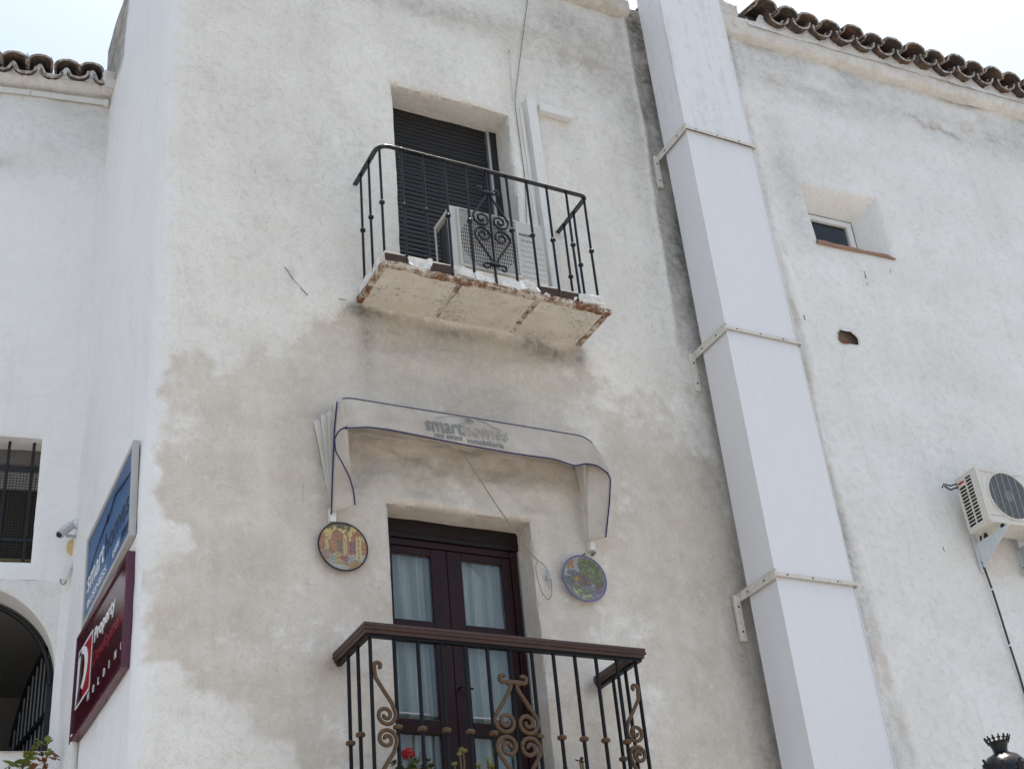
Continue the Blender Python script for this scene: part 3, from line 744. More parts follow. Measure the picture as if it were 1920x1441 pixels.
for xo, sx in ((LB[0]+.006, 1), (LB[12]-.006, -1)):
    sc = MB()
    for sz in (-1, 1):
        H = .33; R = .050; pts = spiral(.030, H-.012, .010, .022, -PI*.35, PI*1.0, 14)
        pts += [(.014, H-.075), (.060, H*.55), (.098, .125)] + spiral(.062, .062, .055, .010, PI*.1, -PI*3.0, 34)
        sc.tube([(xo+sx*a, -.448 if sx > 0 else -.432, cz0+sz*b) for a, b in pts], .0112, 8)
    sc.build('scroll', 'bronze', lo, smooth=True)

# ================================================================== NEIGHBOURING HOUSES
def roof_tiles(roof, pl, u0, pitch, count, zc, zch, r, off, seed, missing=()):
    rnd = random.Random(seed); slope = math.radians(17)
    def tile(up, w0, w1, h, L, th):
        n = 12; m = MB(); vs = []; sg = 1 if up else -1
        for y, ww in ((0, w0), (L, w1)):
            for q in (0, th):
                for k in range(n+1):
                    a = PI*k/n; x = math.cos(a); z = math.sin(a)**.8
                    vs.append(((ww-q)*x, y, sg*((h-q)*z)))
        N = n+1; fs = []
        for k in range(n):
            fs += [(k, k+1, 2*N+k+1, 2*N+k), (N+k+1, N+k, 3*N+k, 3*N+k+1), (k+1, k, N+k, N+k+1), (2*N+k, 2*N+k+1, 3*N+k+1, 3*N+k)]
        fs += [(0, 2*N, 3*N, N), (n, N+n, 3*N+n, 2*N+n)]
        m.add(vs, fs); me = m.mesh('roof_tile', M['tile']); me.materials.append(M['lime'])
        for i, p in enumerate(me.polygons):
            p.use_smooth = True
            if (i < n*4 and i % 4 == 2) or i >= n*4: p.material_index = 1
        return me
    cov = [tile(True, r*q, r*q*.88, r*.80*q, .46, .020) for q in (1.0, .96, 1.04)]
    cha = [tile(False, r*.92*q, r*.92*q, r*.78*q, .46, .020) for q in (1.0, .95)]
    for i in range(count):
        for kind in (0, 1):
            u = u0+pitch*i+(pitch/2 if kind else 0)+rnd.uniform(-.012, .012); o = off+rnd.uniform(-.02, .02) + (0 if kind else -.015)
            zz = (zch if kind else zc)+rnd.uniform(-.006, .006)
            me = rnd.choice(cha if kind else cov)
            inst('roof_tile', me, roof, pl.pt(u, zz, o), (slope+rnd.uniform(-.03, .03), rnd.uniform(-.06, .06), pl.t+rnd.uniform(-.035, .035)))
def wavy_plug(parent, pl, u0, pitch, count, z0, zlow, zhigh, off, seed):
    """plaster bedding under the tiles, rising under each cover tile"""
    ua, ub = u0-pitch*.75, u0+pitch*(count-.2); n = int((ub-ua)/.012)
    def fn(a, b):
        u = ua+(ub-ua)*a; ph = (u-u0)/pitch*2*PI; top = zlow+(zhigh-zlow)*(0.5+.5*math.cos(ph))**1.2
        w_ = float(fbm(u*7, b*3, seed, 3)); return pl.pt(u, z0+(top-z0)*b+.006*w_, off-.012*b+.012*w_)
    ob = MB().grid(fn, n, 6).build('bedding_plaster', 'plaster_white', parent, smooth=True); add_attr(ob, tan=.25, dirt=.12); return ob

# --- right house
rh = thing('right_house', 'long white rendered house right of the duct with tiled eaves and small recessed window', 'house', RIGHT.pt(3, 0))
RW = (1.475, 2.215, 8.175, 8.80)
hole_c = RIGHT.hit(1593, 630); HOLE = [(RIGHT.hit(x, y)) for x, y in [(1576, 622), (1583, 614), (1597, 617), (1611, 630), (1614, 643), (1600, 641), (1585, 641), (1575, 634)]]
def rpos(U, D): return RIGHT.P[0]+RIGHT.u[0]*U+RIGHT.n[0]*D, RIGHT.P[1]+RIGHT.u[1]*U+RIGHT.n[1]*D
us = coords(.28, 6.6, .024, RW[0], RW[1]); zs = np.concatenate([coords(0, 3.4, .2)[:-1], coords(3.4, 10.36, .024, RW[2], RW[3])])
def rp_(pts): return [RIGHT.hit(x, y) for x, y in pts]
RT = rp_([(1390, 70), (1400, 130), (1437, 176), (1496, 192), (1575, 216), (1655, 235), (1714, 243), (1793, 259), (1872, 291), (1935, 305), (1990, 330), (2000, 270), (1890, 240), (1800, 200), (1720, 205), (1640, 190), (1560, 165), (1480, 140), (1430, 90)])
EDGE = rp_([(1372, 40), (1400, 160), (1425, 250), (1448, 340), (1452, 400), (1490, 540), (1525, 660), (1560, 850), (1590, 960), (1640, 1130), (1700, 1330), (1730, 1450)])
OCL = rp_([(1715, 215), (1735, 232), (1765, 238), (1790, 250), (1803, 262)])
def rattrs(U, Z):
    s = sdf(RT, U, Z) + .16*fbm(U*1.8, Z*5, 15, 5, .6); tan = np.clip(.5+s/.42, 0, 1)*.50
    d = polyline_d(EDGE, U, Z) + .03*fbm(U*3, Z*3, 19, 3)
    side = sstep(-.02, .1, np.interp(Z, [p[1] for p in EDGE[::-1]], [p[0] for p in EDGE[::-1]])-U)   # between duct and plaster edge
    tan = np.maximum(tan, side*(.33+.22*fbm(U*4, Z*2, 21, 4))+.24*np.exp(-(d/.16)**2))
    dirt = .26*side*np.clip(.5+fbm(U*5, Z*2, 25, 4), 0, 1) + .30*np.exp(-(d/.015)**2)*(.2+1.2*fbm(U*9, Z*9, 27, 4)).clip(0, 1)
    duc = np.clip(U-.84, 0, 9); dirt += .34*np.exp(-(duc/.10)**2)*(.5+1.1*fbm(U*4, Z*3, 26, 4)).clip(0, 1) + .55*np.exp(-(np.clip(U-1.0, 0, 9)/.05)**2)*(.7+fbm(U*4, Z*2, 28, 4)).clip(0, 1)  # grime by the duct, plus a narrow strip of painted gap shadow
    dirt += .26*np.exp(-((U-1.35)/.16)**2)*sstep(7.8, 8.4, Z)*sstep(9.9, 9.0, Z) + .32*sstep(9.55, 9.95, Z)*(.5+1.2*fbm(U*2.5, Z*5, 29, 5)).clip(0, 1)
    dirt += .45*sstep(10.22, 10.33, Z)*(.4+fbm(U*3, Z*3, 30, 4)).clip(0, 1)
    och = .75*np.exp(-(polyline_d(OCL, U, Z)/.035)**2) + .22*sstep(9.6, 9.9, Z)*(.3+fbm(U*2, Z*4, 39, 4)).clip(0, 1)
    dirt += .06*sstep(.1, .5, fbm(U*1.6, Z*1.1, 43, 4)+.1)
    rim = np.abs(sdf(HOLE, U, Z)); och += .6*np.exp(-(rim/.015)**2); dirt += .35*np.exp(-(rim/.012)**2)
    return dict(tan=tan.clip(0, 1), dirt=dirt.clip(0, 1), ochre=och.clip(0, 1))
def rdisp(U, Z):
    d = .035*fbm(U*.9, Z*.9, 53, 3) + .010*fbm(U*4, Z*4, 61, 4, .55)
    e = np.interp(Z, [p[1] for p in EDGE[::-1]], [p[0] for p in EDGE[::-1]]) + .05*fbm(Z*2.5, U*0+3, 63, 4)
    d += .028*sstep(.03, -.03, U-e) + .014*fbm(U*8, Z*6, 65, 4)*sstep(.1, -.05, U-e)
    return d-.02
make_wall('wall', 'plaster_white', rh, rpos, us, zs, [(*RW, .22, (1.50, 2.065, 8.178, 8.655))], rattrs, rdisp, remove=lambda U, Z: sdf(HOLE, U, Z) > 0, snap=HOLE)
# hole in the render with broken brick inside
hu, hz = hole_c
hp = MB(); hp.add([RIGHT.pt(hu-.16, hz-.12, -.10), RIGHT.pt(hu+.16, hz-.12, -.10), RIGHT.pt(hu+.16, hz+.12, -.10), RIGHT.pt(hu-.16, hz+.12, -.10), RIGHT.pt(hu-.13, hz-.09, -.055), RIGHT.pt(hu+.13, hz-.09, -.055), RIGHT.pt(hu+.13, hz+.09, -.055), RIGHT.pt(hu-.13, hz+.09, -.055)],
       [(0, 1, 2, 3), (0, 4, 5, 1), (1, 5, 6, 2), (2, 6, 7, 3), (3, 7, 4, 0)])
ho = hp.build('wall_hole', grimy('broken mortar', (.34, .28, .23), (.14, .10, .08), .7, .95, 40, False), rh)
for a, b, q in ((-.01, -.025, .5), (.055, -.055, -.3)):
    MB().obox(RIGHT.pt(hu+a, hz+b, -.085), (RIGHT.u*math.cos(q)+np.array([0, 0, math.sin(q)])), -RIGHT.n, (-RIGHT.u*math.sin(q)+np.array([0, 0, math.cos(q)])), .04, .03, .022).build('brick', 'brick', ho, bevel=.006)
cornice(rh, RIGHT, .62, 6.6, [(-.03, 10.325), (.045, 10.340), (.065, 10.37), (.072, 10.46), (.08, 10.50), (-.05, 10.54)], 14, mat='plaster_white', tan=.36, dirt=.12)
roofR = MB().add([RIGHT.pt(.35, 10.655, .0), RIGHT.pt(6.6, 10.655, .0), RIGHT.pt(6.6, 11.6, -3.6), RIGHT.pt(.35, 11.6, -3.6), RIGHT.pt(.35, 10.40, .02), RIGHT.pt(6.6, 10.40, .02), RIGHT.pt(6.6, 11.5, -3.6), RIGHT.pt(.35, 11.5, -3.6)],
                 [(0, 1, 2, 3), (7, 6, 5, 4), (0, 4, 5, 1), (1, 5, 6, 2), (2, 6, 7, 3), (3, 7, 4, 0)]).build('roof', 'tile', rh)
tu0 = RIGHT.hit(1435, 3, .17)[0]; PR = .237
roof_tiles(roofR, RIGHT, tu0-.0, PR, 20, 10.632, 10.585, .117, .17, 5)
wavy_plug(rh, RIGHT, tu0, PR, 20, 10.44, 10.50, 10.64, .085, 17)
ob = lumpy(RIGHT.hit(1350, 30)[0]+5.26, RIGHT.hit(1350, 30)[0]+5.42, -.12, .18, 10.40, 10.66, 5, .05).build('verge_lump', 'plaster_white', rh, smooth=True); add_attr(ob, tan=.5, dirt=.2, ochre=.15)
ob = MB().pbox(RIGHT, .25, .30, 0, 10.4, -4, -.03).pbox(RIGHT, 6.55, 6.6, 0, 10.4, -4, -.03).pbox(RIGHT, .3, 6.55, 0, 10.4, -4, -3.95).build('rear_wall', 'plaster_white', rh); add_attr(ob)
# recessed window
wf = MB(); a, b, c, d = 1.49, 2.055, 8.17, 8.648; o0, o1 = -.25, -.205
wf.pbox(RIGHT, a, b, d-.052, d, o0, o1).pbox(RIGHT, b-.055, b, c, d-.053, o0, o1).pbox(RIGHT, a, a+.05, c, d-.053, o0, o1).pbox(RIGHT, a+.05, b-.055, c, c+.05, o0, o1)
win = wf.build('window', 'pvc', rh, bevel=.003)
MB().pbox(RIGHT, a-.012, b+.012, d+.0005, d+.013, o0, o1-.006).pbox(RIGHT, b+.0005, b+.013, c, d+.0005, o0, o1-.006).build('seal', 'black', win)
MB().pbox(RIGHT, a+.05, b-.055, c+.05, d-.053, -.235, -.230).build('pane', 'glass', win)
MB().pbox(RIGHT, a-.3, b+.3, c-.3, d+.3, -1.2, -1.0).build('interior', 'void', win)
def lace():
    m = NT('dark lace curtain'); vo = m.n('ShaderNodeTexVoronoi'); vo.inputs['Scale'].default_value = 17; m.l(m.pos(), vo.inputs['Vector'])
    f = m.rng(vo.outputs['Distance'], .16, .26, 1, 0); f = m.math('MULTIPLY', f, m.rng(m.noise(9, 2), .48, .58))
    m.set(color=m.mix(f, (.34, .37, .40), (.88, .90, .90)), rough=.9); return m.m
M['lace'] = lace()
MB().grid(lambda s, t: RIGHT.pt(a+.02+(b-a-.04)*s, c+(d-c)*t, -.268+.010*math.sin(s*30)), 40, 4).build('lace_curtain', 'lace', win, smooth=True)
sm = MB()
def sill(s, t):
    u = 1.452+(2.235-1.452)*s; w_ = float(fbm(u*9, 0, 3, 4)); q = [(-.21, 8.176), (.012, 8.176), (.018, 8.173), (.016, 8.164), (-.03, 8.161)][int(round(t*4))]; return RIGHT.pt(u, q[1]+.008*w_, q[0]+.012*w_)
sm.grid(sill, 40, 4).build('window_sill', 'terra', rh, smooth=True)

# --- left house
lh = thing('left_house', 'low white house set back on the left with tiled eaves, barred window and arched opening', 'house', LEFT.pt(-1, 0))
LWN = (-1.05, -.268, 5.65, 6.60); AC0, AC1, ASP, AR, AZ0 = -1.26, -.06, 4.89, .60, 4.375
def lpos(U, D): return LEFT.P[0]+LEFT.u[0]*U+LEFT.n[0]*D, LEFT.P[1]+LEFT.u[1]*U+LEFT.n[1]*D
def lattrs(U, Z):
    dirt = .16*sstep(8.6, 9.5, Z)*(.4+1.3*fbm(U*2.5, Z*4, 83, 5)).clip(0, 1) + .05*sstep(.1, .5, fbm(U*2, Z*1.4, 85, 4)+.1)
    och = blob(U, Z, -.80, 9.02, .16, .08, .45) + .16*sstep(9.0, 9.5, Z)*(.3+fbm(U*2, Z*3, 87, 4)).clip(0, 1)
    tan = .34*sstep(8.7, 9.6, Z)*(.8+fbm(U*2, Z*3, 89, 4)).clip(0, 1)
    return dict(tan=tan.clip(0, 1), dirt=dirt.clip(0, 1), ochre=och.clip(0, 1), wash=.7*sstep(9.2, 8.6, Z))
def ldisp(U, Z):
    d = .022*fbm(U*1.3, Z*1.1, 93, 3)+.008*fbm(U*5, Z*5, 95, 4, .55) + .018*sstep(8.0, 9.2, Z)*fbm(U*3, Z*5, 97, 4, .6)
    return d-.012+.06*sstep(-.14, .02, U)**2*0
us = coords(-3.6, .10, .025, LWN[0], LWN[1], AC0, AC1); zs = np.concatenate([coords(0, 3.4, .2)[:-1], coords(3.4, 9.86, .025, LWN[2], LWN[3], AZ0, ASP)])
def arch_cut(U, Z):
    return (U > AC0) & (U < AC1) & (Z > AZ0) & (Z < 5.52)
lz = zs[np.argmin(abs(zs-5.52))]
make_wall('wall', 'plaster_white', lh, lpos, us, zs, [(*LWN, .26, None)], lattrs, ldisp, remove=lambda U, Z: (U > AC0) & (U < AC1) & (Z > AZ0) & (Z < lz))
# spandrel round the arch and its soffit
ac = (AC0+AC1)/2
def arch_z(u): return ASP+math.sqrt(max(0, AR*AR-(u-ac)**2))
m = MB(); uu = ac-AR*np.cos(np.linspace(0, PI, 81))
def spf(i, j, n):
    u = float(uu[i]); zb = arch_z(u); z = zb+(lz-zb)*j/n; dd = float(ldisp(np.array(u), np.array(z)))-.012*max(0, 1-j/1.5)**2; return LEFT.pt(u, z, dd)
n = 8; vs = [spf(i, j, n) for j in range(n+1) for i in range(81)]
m.add(vs, [(j*81+i, j*81+i+1, (j+1)*81+i+1, (j+1)*81+i) for j in range(n) for i in range(80)])
ring = [(AC0, AZ0)]+[(AC0, AZ0+(ASP-AZ0)*k/6) for k in range(1, 6)]+[(float(u), arch_z(float(u))) for u in uu]+[(AC1, ASP-(ASP-AZ0)*k/6) for k in range(1, 6)]+[(AC1, AZ0)]
L = len(ring); vs = [LEFT.pt(u, z, (float(ldisp(np.array(u), np.array(z)))-.012)*(1-k/4)-.24*k/4) for k in range(5) for u, z in ring]
m.add(vs, [(k*L+i, k*L+i+1, (k+1)*L+i+1, (k+1)*L+i) for k in range(4) for i in range(L-1)])
m.add([LEFT.pt(AC0, AZ0, .01), LEFT.pt(AC1, AZ0, .01), LEFT.pt(AC1, AZ0, -.3), LEFT.pt(AC0, AZ0, -.3)], [(0, 1, 2, 3)])
ob = m.build('arch_surround', 'plaster_white', lh, smooth=True); add_attr(ob)
# dark porch behind the arch, iron gate leaf folded inwards
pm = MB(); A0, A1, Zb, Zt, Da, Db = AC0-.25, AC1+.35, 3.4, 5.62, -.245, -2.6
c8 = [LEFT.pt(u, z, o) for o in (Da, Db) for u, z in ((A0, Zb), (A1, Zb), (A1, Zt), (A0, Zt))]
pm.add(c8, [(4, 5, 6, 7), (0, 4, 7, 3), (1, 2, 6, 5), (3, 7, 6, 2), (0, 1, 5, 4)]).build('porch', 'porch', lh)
gate = MB(); go = -.26; gu = -.085; GL = 1.0
def gtop(q): return 4.60+.62*math.sqrt(max(0., 1-(q/1.05)**2))
def gp(q, z): return LEFT.pt(gu-q*.24, z, go-q*.97)
fr = [(0, AZ0-.3), (0, gtop(0))]+[(q, gtop(q)) for q in np.linspace(.04, GL, 18)]+[(GL, AZ0-.3)]
for (a, b), (c, d) in zip(fr[:-1], fr[1:]): gate.bar(gp(a, b), gp(c, d), .035, .03, LEFT.u)
gate.bar(gp(0, 4.70), gp(GL*.85, 4.70), .04, .03, LEFT.u)
go_ = gate.build('gate', 'iron_dull', lh)
for q in np.linspace(.08, GL-.08, 9):
    MB().bar(gp(q, AZ0-.3), gp(q, gtop(q)), .010, .010, LEFT.u).build('slat', 'gate_slat', go_)
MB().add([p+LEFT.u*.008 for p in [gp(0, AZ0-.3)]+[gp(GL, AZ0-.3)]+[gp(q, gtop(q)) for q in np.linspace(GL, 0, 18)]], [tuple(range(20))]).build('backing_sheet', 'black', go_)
# soft iron ring round the inner arch edge
MB().tube([LEFT.pt(ac-(AR-.03)*math.cos(a), ASP+(AR-.03)*math.sin(a), -.245) for a in np.linspace(.0, PI, 40)], .016, 6).build('gate_frame', 'iron_dull', lh, smooth=True)
# barred window
wi = MB(); a, b, c, d = LWN
wn = MB().pbox(LEFT, a-.02, b+.02, d-.13, d+.05, -.30, -.215).build('window', simple('grey lintel', (.17, .16, .15), .9, 0, .2), lh)
for u in (a+.10, a+.255, a+.41, a+.565, b-.055): MB().tube([LEFT.pt(u, c-.01, -.10), LEFT.pt(u, d+.01, -.10)], .010, 8).build('window_bar', 'iron_dull', wn, smooth=True)
for zz in (c+.20, d-.22): MB().bar(LEFT.pt(a-.01, zz, -.10), LEFT.pt(b+.01, zz, -.10), .022, .008, (0, 0, 1)).build('cross_bar', 'iron_dull', wn)
ms = MB()
for u in np.arange(a, b, .021): ms.bar(LEFT.pt(u, c, -.19), LEFT.pt(u, d-.13, -.19), .0035, .0035, LEFT.u)
for zz in np.arange(c, d-.13, .021): ms.bar(LEFT.pt(a, zz, -.193), LEFT.pt(b, zz, -.193), .0035, .0035, (0, 0, 1))
o = ms.build('wire_mesh', simple('mesh wire', (.06, .05, .04), .6), wn); o['kind'] = 'stuff'
MB().pbox(LEFT, a-.02, b+.02, c-.02, d-.12, -.62, -.60).build('interior', simple('brown blind', (.055, .042, .03), .9, 0, .4), wn)
MB().pbox(LEFT, a-.02, b+.02, c+.22, c+.27, -.595, -.56).build('inner_rail', 'foam', wn)
MB().pbox(LEFT, a-.02, a, c-.02, d+.05, -.60, -.255).pbox(LEFT, b, b+.02, c-.02, d+.05, -.60, -.255).pbox(LEFT, a, b, c-.02, c, -.60, -.255).pbox(LEFT, a, b, d+.03, d+.05, -.60, -.305).build('window_box', 'void', wn)
cornice(lh, LEFT, -3.6, -.0, [(-.03, 9.805), (.045, 9.812), (.075, 9.83), (.10, 9.86), (.11, 9.89), (.0, 9.93)], 24, mat='plaster_white', tan=.34, dirt=.16, amp=.008)
roofL = MB().add([LEFT.pt(-3.6, 9.975, .0), LEFT.pt(-.02, 9.975, .0), LEFT.pt(-.02, 10.5, -2.4), LEFT.pt(-3.6, 10.5, -2.4), LEFT.pt(-3.6, 9.84, .02), LEFT.pt(-.02, 9.84, .02), LEFT.pt(-.02, 10.4, -2.4), LEFT.pt(-3.6, 10.4, -2.4)],
                 [(0, 1, 2, 3), (7, 6, 5, 4), (0, 4, 5, 1), (1, 5, 6, 2), (2, 6, 7, 3), (3, 7, 4, 0)]).build('roof', 'tile', lh)
PL_ = .204; tl0 = -.155-PL_*16
roof_tiles(roofL, LEFT, tl0, PL_, 17, 9.955, 9.905, .102, .16, 9)
wavy_plug(lh, LEFT, tl0, PL_, 17, 9.85, 9.835, 10.00, .105, 27)
ob = lumpy(1.42, 1.53, 1.90, 2.12, 9.80, 9.93, 9, .07).build('verge_lump', 'plaster_white', lh, smooth=True); add_attr(ob, tan=.4, dirt=.15)
ob = MB().pbox(LEFT, -3.65, -3.6, 0, 9.9, -3, 0).pbox(LEFT, -3.6, -.05, 0, 9.9, -3.05, -3).build('rear_wall', 'plaster_white', lh); add_attr(ob)
# weeds between the tiles
for i, (x, y) in enumerate([(50, 108), (92, 118), (148, 138)]):
    u, z = LEFT.hit(x, y, .10); rnd = random.Random(i); m = MB()
    for k in range(14):
        p = LEFT.pt(u+rnd.uniform(-.012, .012), z-.05, .10+rnd.uniform(-.02, .02)); q = p+np.array([rnd.uniform(-.04, .04), rnd.uniform(-.03, .03), rnd.uniform(.05, .10)])
        m.tube([p, (p+q)/2+np.array([rnd.uniform(-.01, .01), 0, .01]), q], [.0025, .002, .001], 4)
        for e in range(2):
            s_ = p+(q-p)*rnd.uniform(.4, .9); m.tube([s_, s_+np.array([rnd.uniform(-.02, .02), rnd.uniform(-.02, .02), rnd.uniform(0, .02)])], [.002, .001], 4)
    lb = ['leftmost of the three dry weed tufts between the left roof tiles', 'middle one of the three dry weed tufts between the left roof tiles', 'dry weed tuft between the left roof tiles nearest the corner house'][i]
    tag(m.build('weed', 'twig', origin=tuple(LEFT.pt(u, z-.05, .10))), lb, 'weed', 'weeds on the left roof')

# ================================================================== VENTILATION DUCT
DX0, DX1, DY0, DY1 = 5.362, 5.985, -.40, -.10
duct = thing('ventilation_duct', 'tall white square ventilation duct strapped in the corner between the two facades', 'duct', (5.67, -.25, 0))
joints = [0, 3.1, 4.955, 6.815, 8.655, 10.5, 12.6]
for i, (za, zb) in enumerate(zip(joints[:-1], joints[1:])):
    e = .004*(i % 2); sec = MB(); 
    def fnw(x, y): return (x, y)
    for (p, q) in (((DX0+e, DY1), (DX0+e, DY0+e)), ((DX0+e, DY0+e), (DX1-e, DY0+e)), ((DX1-e, DY0+e), (DX1-e, DY1)), ((DX1-e, DY1), (DX0+e, DY1))):
        def fn(s, t, p=p, q=q):
            x = p[0]+(q[0]-p[0])*s; y = p[1]+(q[1]-p[1])*s; z = za+.002+(zb-za-.004)*t
            b = .006*math.sin(PI*s)*float(fbm(z*1.3+i, s*2, 5+i, 3)); dx, dy = q[1]-p[1], -(q[0]-p[0]); L_ = math.hypot(dx, dy); return (x+dx/L_*b*-1, y+dy/L_*b*-1, z)
        sec.grid(fn, 8, 16)
    o = sec.build('duct_section', 'duct_top' if za > 8.5 else 'duct', duct, smooth=True)
    MB().tube([(DX1-.0005, DY0-.001, za+.03), (DX1-.0005, DY0-.001, zb-.03)], .004, 6).build('seam', 'duct', o, smooth=True)
for z in joints[2:5]:
    b = MB(); t = .004
    # flange round the front and the sides, stand-off arms to the wall, foot on the facade
    b.box(DX0-.018, DX0-.014, DY0-.02, .0, z-.030, z+.030)          # left arm (flat, seen from below)
    b.box(DX0-.0185, DX0+.004, DY0-.019, -.001, z+.0305, z+.0345)
    b.box(DX0-.014, DX1+.018, DY0-.020, DY0-.016, z-.014, z+.014)
    b.box(DX0-.014, DX1+.018, DY0-.016, DY0+.003, z+.010, z+.014)
    b.box(DX1+.014, DX1+.018, DY0-.016, .02, z-.022, z+.022)
    br = b.build('bracket', 'bracket', duct, bevel=.0015)
    MB().box(DX0-.064, DX0-.0185, -.030, .0, z-.30, z+.01).build('wall_foot', 'bracket', br, bevel=.004)
    bm_ = MB()
    for q in (.10, .30, .50): bm_.lathe([(.0, -.003), (.007, -.003), (.007, .0), (.0, .002)], 8, (DX0-.02+q, DY0-.0205, z), ((1, 0, 0), (0, 0, 1), (0, -1, 0)))
    for q in (-.07, -.24): bm_.lathe([(.0, 0), (.007, 0), (.007, .003), (.0, .004)], 8, (DX0-.042, -.0305, z+q), ((1, 0, 0), (0, 0, 1), (0, -1, 0)))
    for q in (-.12, -.30): bm_.lathe([(.0, 0), (.007, 0), (.007, .003), (.0, .004)], 8, (DX0-.0185, q, z), ((0, 1, 0), (0, 0, 1), (-1, 0, 0)))
    bm_.build('rivets', 'rust_dark', br)

# ================================================================== AC UNIT ON THE UPPER BALCONY
au = thing('air_conditioner', 'grey white outdoor air conditioning unit standing on the upper balcony behind the railing', 'air conditioner', (3.66, -.22, 6.845))
AX0, AX1, AY0, AY1, AZ0_, AZ1 = 3.312, 4.0, -.348, -.085, 6.865, 7.385
b = MB(); b.box(AX0, AX1, AY0+.004, AY0+.012, AZ0_, AZ1); b.box(AX0-.001, AX1+.001, AY0+.0125, AY1, AZ1-.03, AZ1+.001); b.box(AX0-.001, AX1+.001, AY0+.0125, AY1, AZ0_-.001, AZ0_+.03); b.box(AX1-.006, AX1, AY0+.0125, AY1-.001, AZ0_+.0305, AZ1-.0305); b.box(AX0, AX0+.01, AY1-.02, AY1-.001, AZ0_+.0305, AZ1-.0305); b.box(AX0, AX0+.01, AY0+.0125, AY0+.06, AZ0_+.0305, AZ1-.0305)
body = b.build('casing', 'ac', au, bevel=.004)
MB().box(AX0+.02, AX0+.03, AY0+.06, AY0+.13, AZ0_+.03, AZ1-.03).build('coil', 'ac_blue', au)
MB().box(AX0+.03, AX0+.04, AY0+.06, AY1-.02, AZ0_+.03, AZ1-.03).build('side_grille', 'ac_dark', au)
FX, FZ, FR = 3.575, 7.125, .205
gx0, gx1, gz0, gz1 = AX0+.055, AX0+.47, AZ0_+.045, AZ1-.025
MB().lathe([(0, 0), (FR, 0), (FR, .003)], 40, (FX, AY0+.002, FZ), ((1, 0, 0), (0, 0, 1), (0, -1, 0))).build('fan_opening', 'ac_dark', au)
gr = MB()
for x in np.arange(gx0, gx1, .0135): gr.box(x, x+.0042, AY0-.012, AY0-.008, gz0, gz1)
for zz in np.arange(gz0, gz1, .03): gr.box(gx0, gx1, AY0-.0145, AY0-.0115, zz, zz+.0045)
gr.box(gx0-.014, gx1+.014, AY0-.016, AY0+.004, gz0-.014, gz0).box(gx0-.014, gx1+.014, AY0-.016, AY0+.004, gz1, gz1+.010).box(gx0-.014, gx0, AY0-.016, AY0+.004, gz0, gz1).box(gx1, gx1+.014, AY0-.016, AY0+.004, gz0, gz1)
gr.build('grille', 'ac', au)
for k in range(7): MB().box(gx1+.03, AX1-.012, AY0+.0022, AY0+.0045, AZ0_+.06+.043*k, AZ0_+.0635+.043*k).build('groove', 'grey_print2', body)
text_part('lettering', 'FAGOR', 'dark_print', body, (gx1+.035, AY0+.0025, AZ1-.118), (1, 0, 0), (0, 0, 1), .085, bold=.012)
for k in range(3): MB().obox((gx1+.139, AY0+.0015, AZ1-.112+.010*k), (1, 0, .25), (0, 1, 0), (-.25, 0, 1), .012, .0012, .0032).build('red_mark', 'red_print', body)
text_part('lettering', 'Inverter', 'grey_print2', body, (gx1+.045, AY0+.0025, AZ1-.165), (1, 0, 0), (0, 0, 1), .10)
for x in (AX0+.10, AX1-.12): MB().box(x, x+.06, AY0+.02, AY1-.01, 6.83, AZ0_).build('foot', 'black', au)
MB().tube([(AX1, -.20, 7.02), (AX1+.05, -.20, 7.0), (AX1+.055, -.18, 6.92), (AX1+.02, -.15, 6.86)], .014, 8).tube([(AX1, -.17, 6.98), (AX1+.07, -.17, 7.03), (AX1+.06, -.16, 6.90), (AX1+.03, -.14, 6.85)], .010, 8).build('pipe', 'cable_dark', au, smooth=True)

# ================================================================== AC UNIT ON THE RIGHT WALL
ar = thing('air_conditioner', 'yellowed outdoor air conditioning unit bracketed to the right hand wall', 'air conditioner', RIGHT.pt(2.5, 5.6, .0))
a0, a1, z0, z1, o0, o1 = 2.12, 2.90, 5.612, 6.052, .075, .305
b = MB(); b.pbox(RIGHT, a0, a1, z0, z1, o1-.012, o1-.006).pbox(RIGHT, a0-.001, a1+.001, z1-.02, z1+.001, o0, o1-.0125).pbox(RIGHT, a0-.001, a1+.001, z0-.001, z0+.02, o0, o1-.0125).pbox(RIGHT, a1-.01, a1, z0+.0205, z1-.0205, o0+.0105, o1-.0125).pbox(RIGHT, a0+.01, a1-.001, z0+.0205, z1-.0205, o0+.001, o0+.01)
cas = b.build('casing', 'ac_old', ar, bevel=.005)
MB().pbox(RIGHT, a0+.02, a0+.03, z0+.02, z1-.02, o0+.01, o1-.012).build('coil', 'ac_dark', ar)
# side panel with two columns of louvre slots
sp = MB(); yA, yB, yC = o0+.022, o0+.098, o1-.068
sp.pbox(RIGHT, a0, a0+.008, z0+.0205, z1-.0205, o0, yA).pbox(RIGHT, a0, a0+.008, z0+.0205, z1-.0205, yC, o1-.0125).pbox(RIGHT, a0-.0006, a0+.008, z0+.036, z1-.036, yB-.005, yB+.005)
for k in range(14):
    zz = z0+.035+k*.0272
    if k < 13: sp.pbox(RIGHT, a0+.0002, a0+.008, zz+.0205, zz+.0272, yA, yC)
sp.pbox(RIGHT, a0+.0004, a0+.008, z0+.0205, z0+.035, yA, yC).pbox(RIGHT, a0+.0004, a0+.008, z1-.035, z1-.0205, yA, yC).pbox(RIGHT, a0-.0003, a0+.008, z1-.085, z1-.0355, yA, yB-.0055)
sp.build('louvre_panel', 'ac_old', ar)
MB().pbox(RIGHT, a0-.0015, a0, z1-.065, z1-.045, yA+.006, yB-.012).build('label_plate', 'red_print', ar)
fu, fz, fr_ = 2.375, 5.835, .186
ax3 = (RIGHT.u, (0, 0, 1), RIGHT.n)
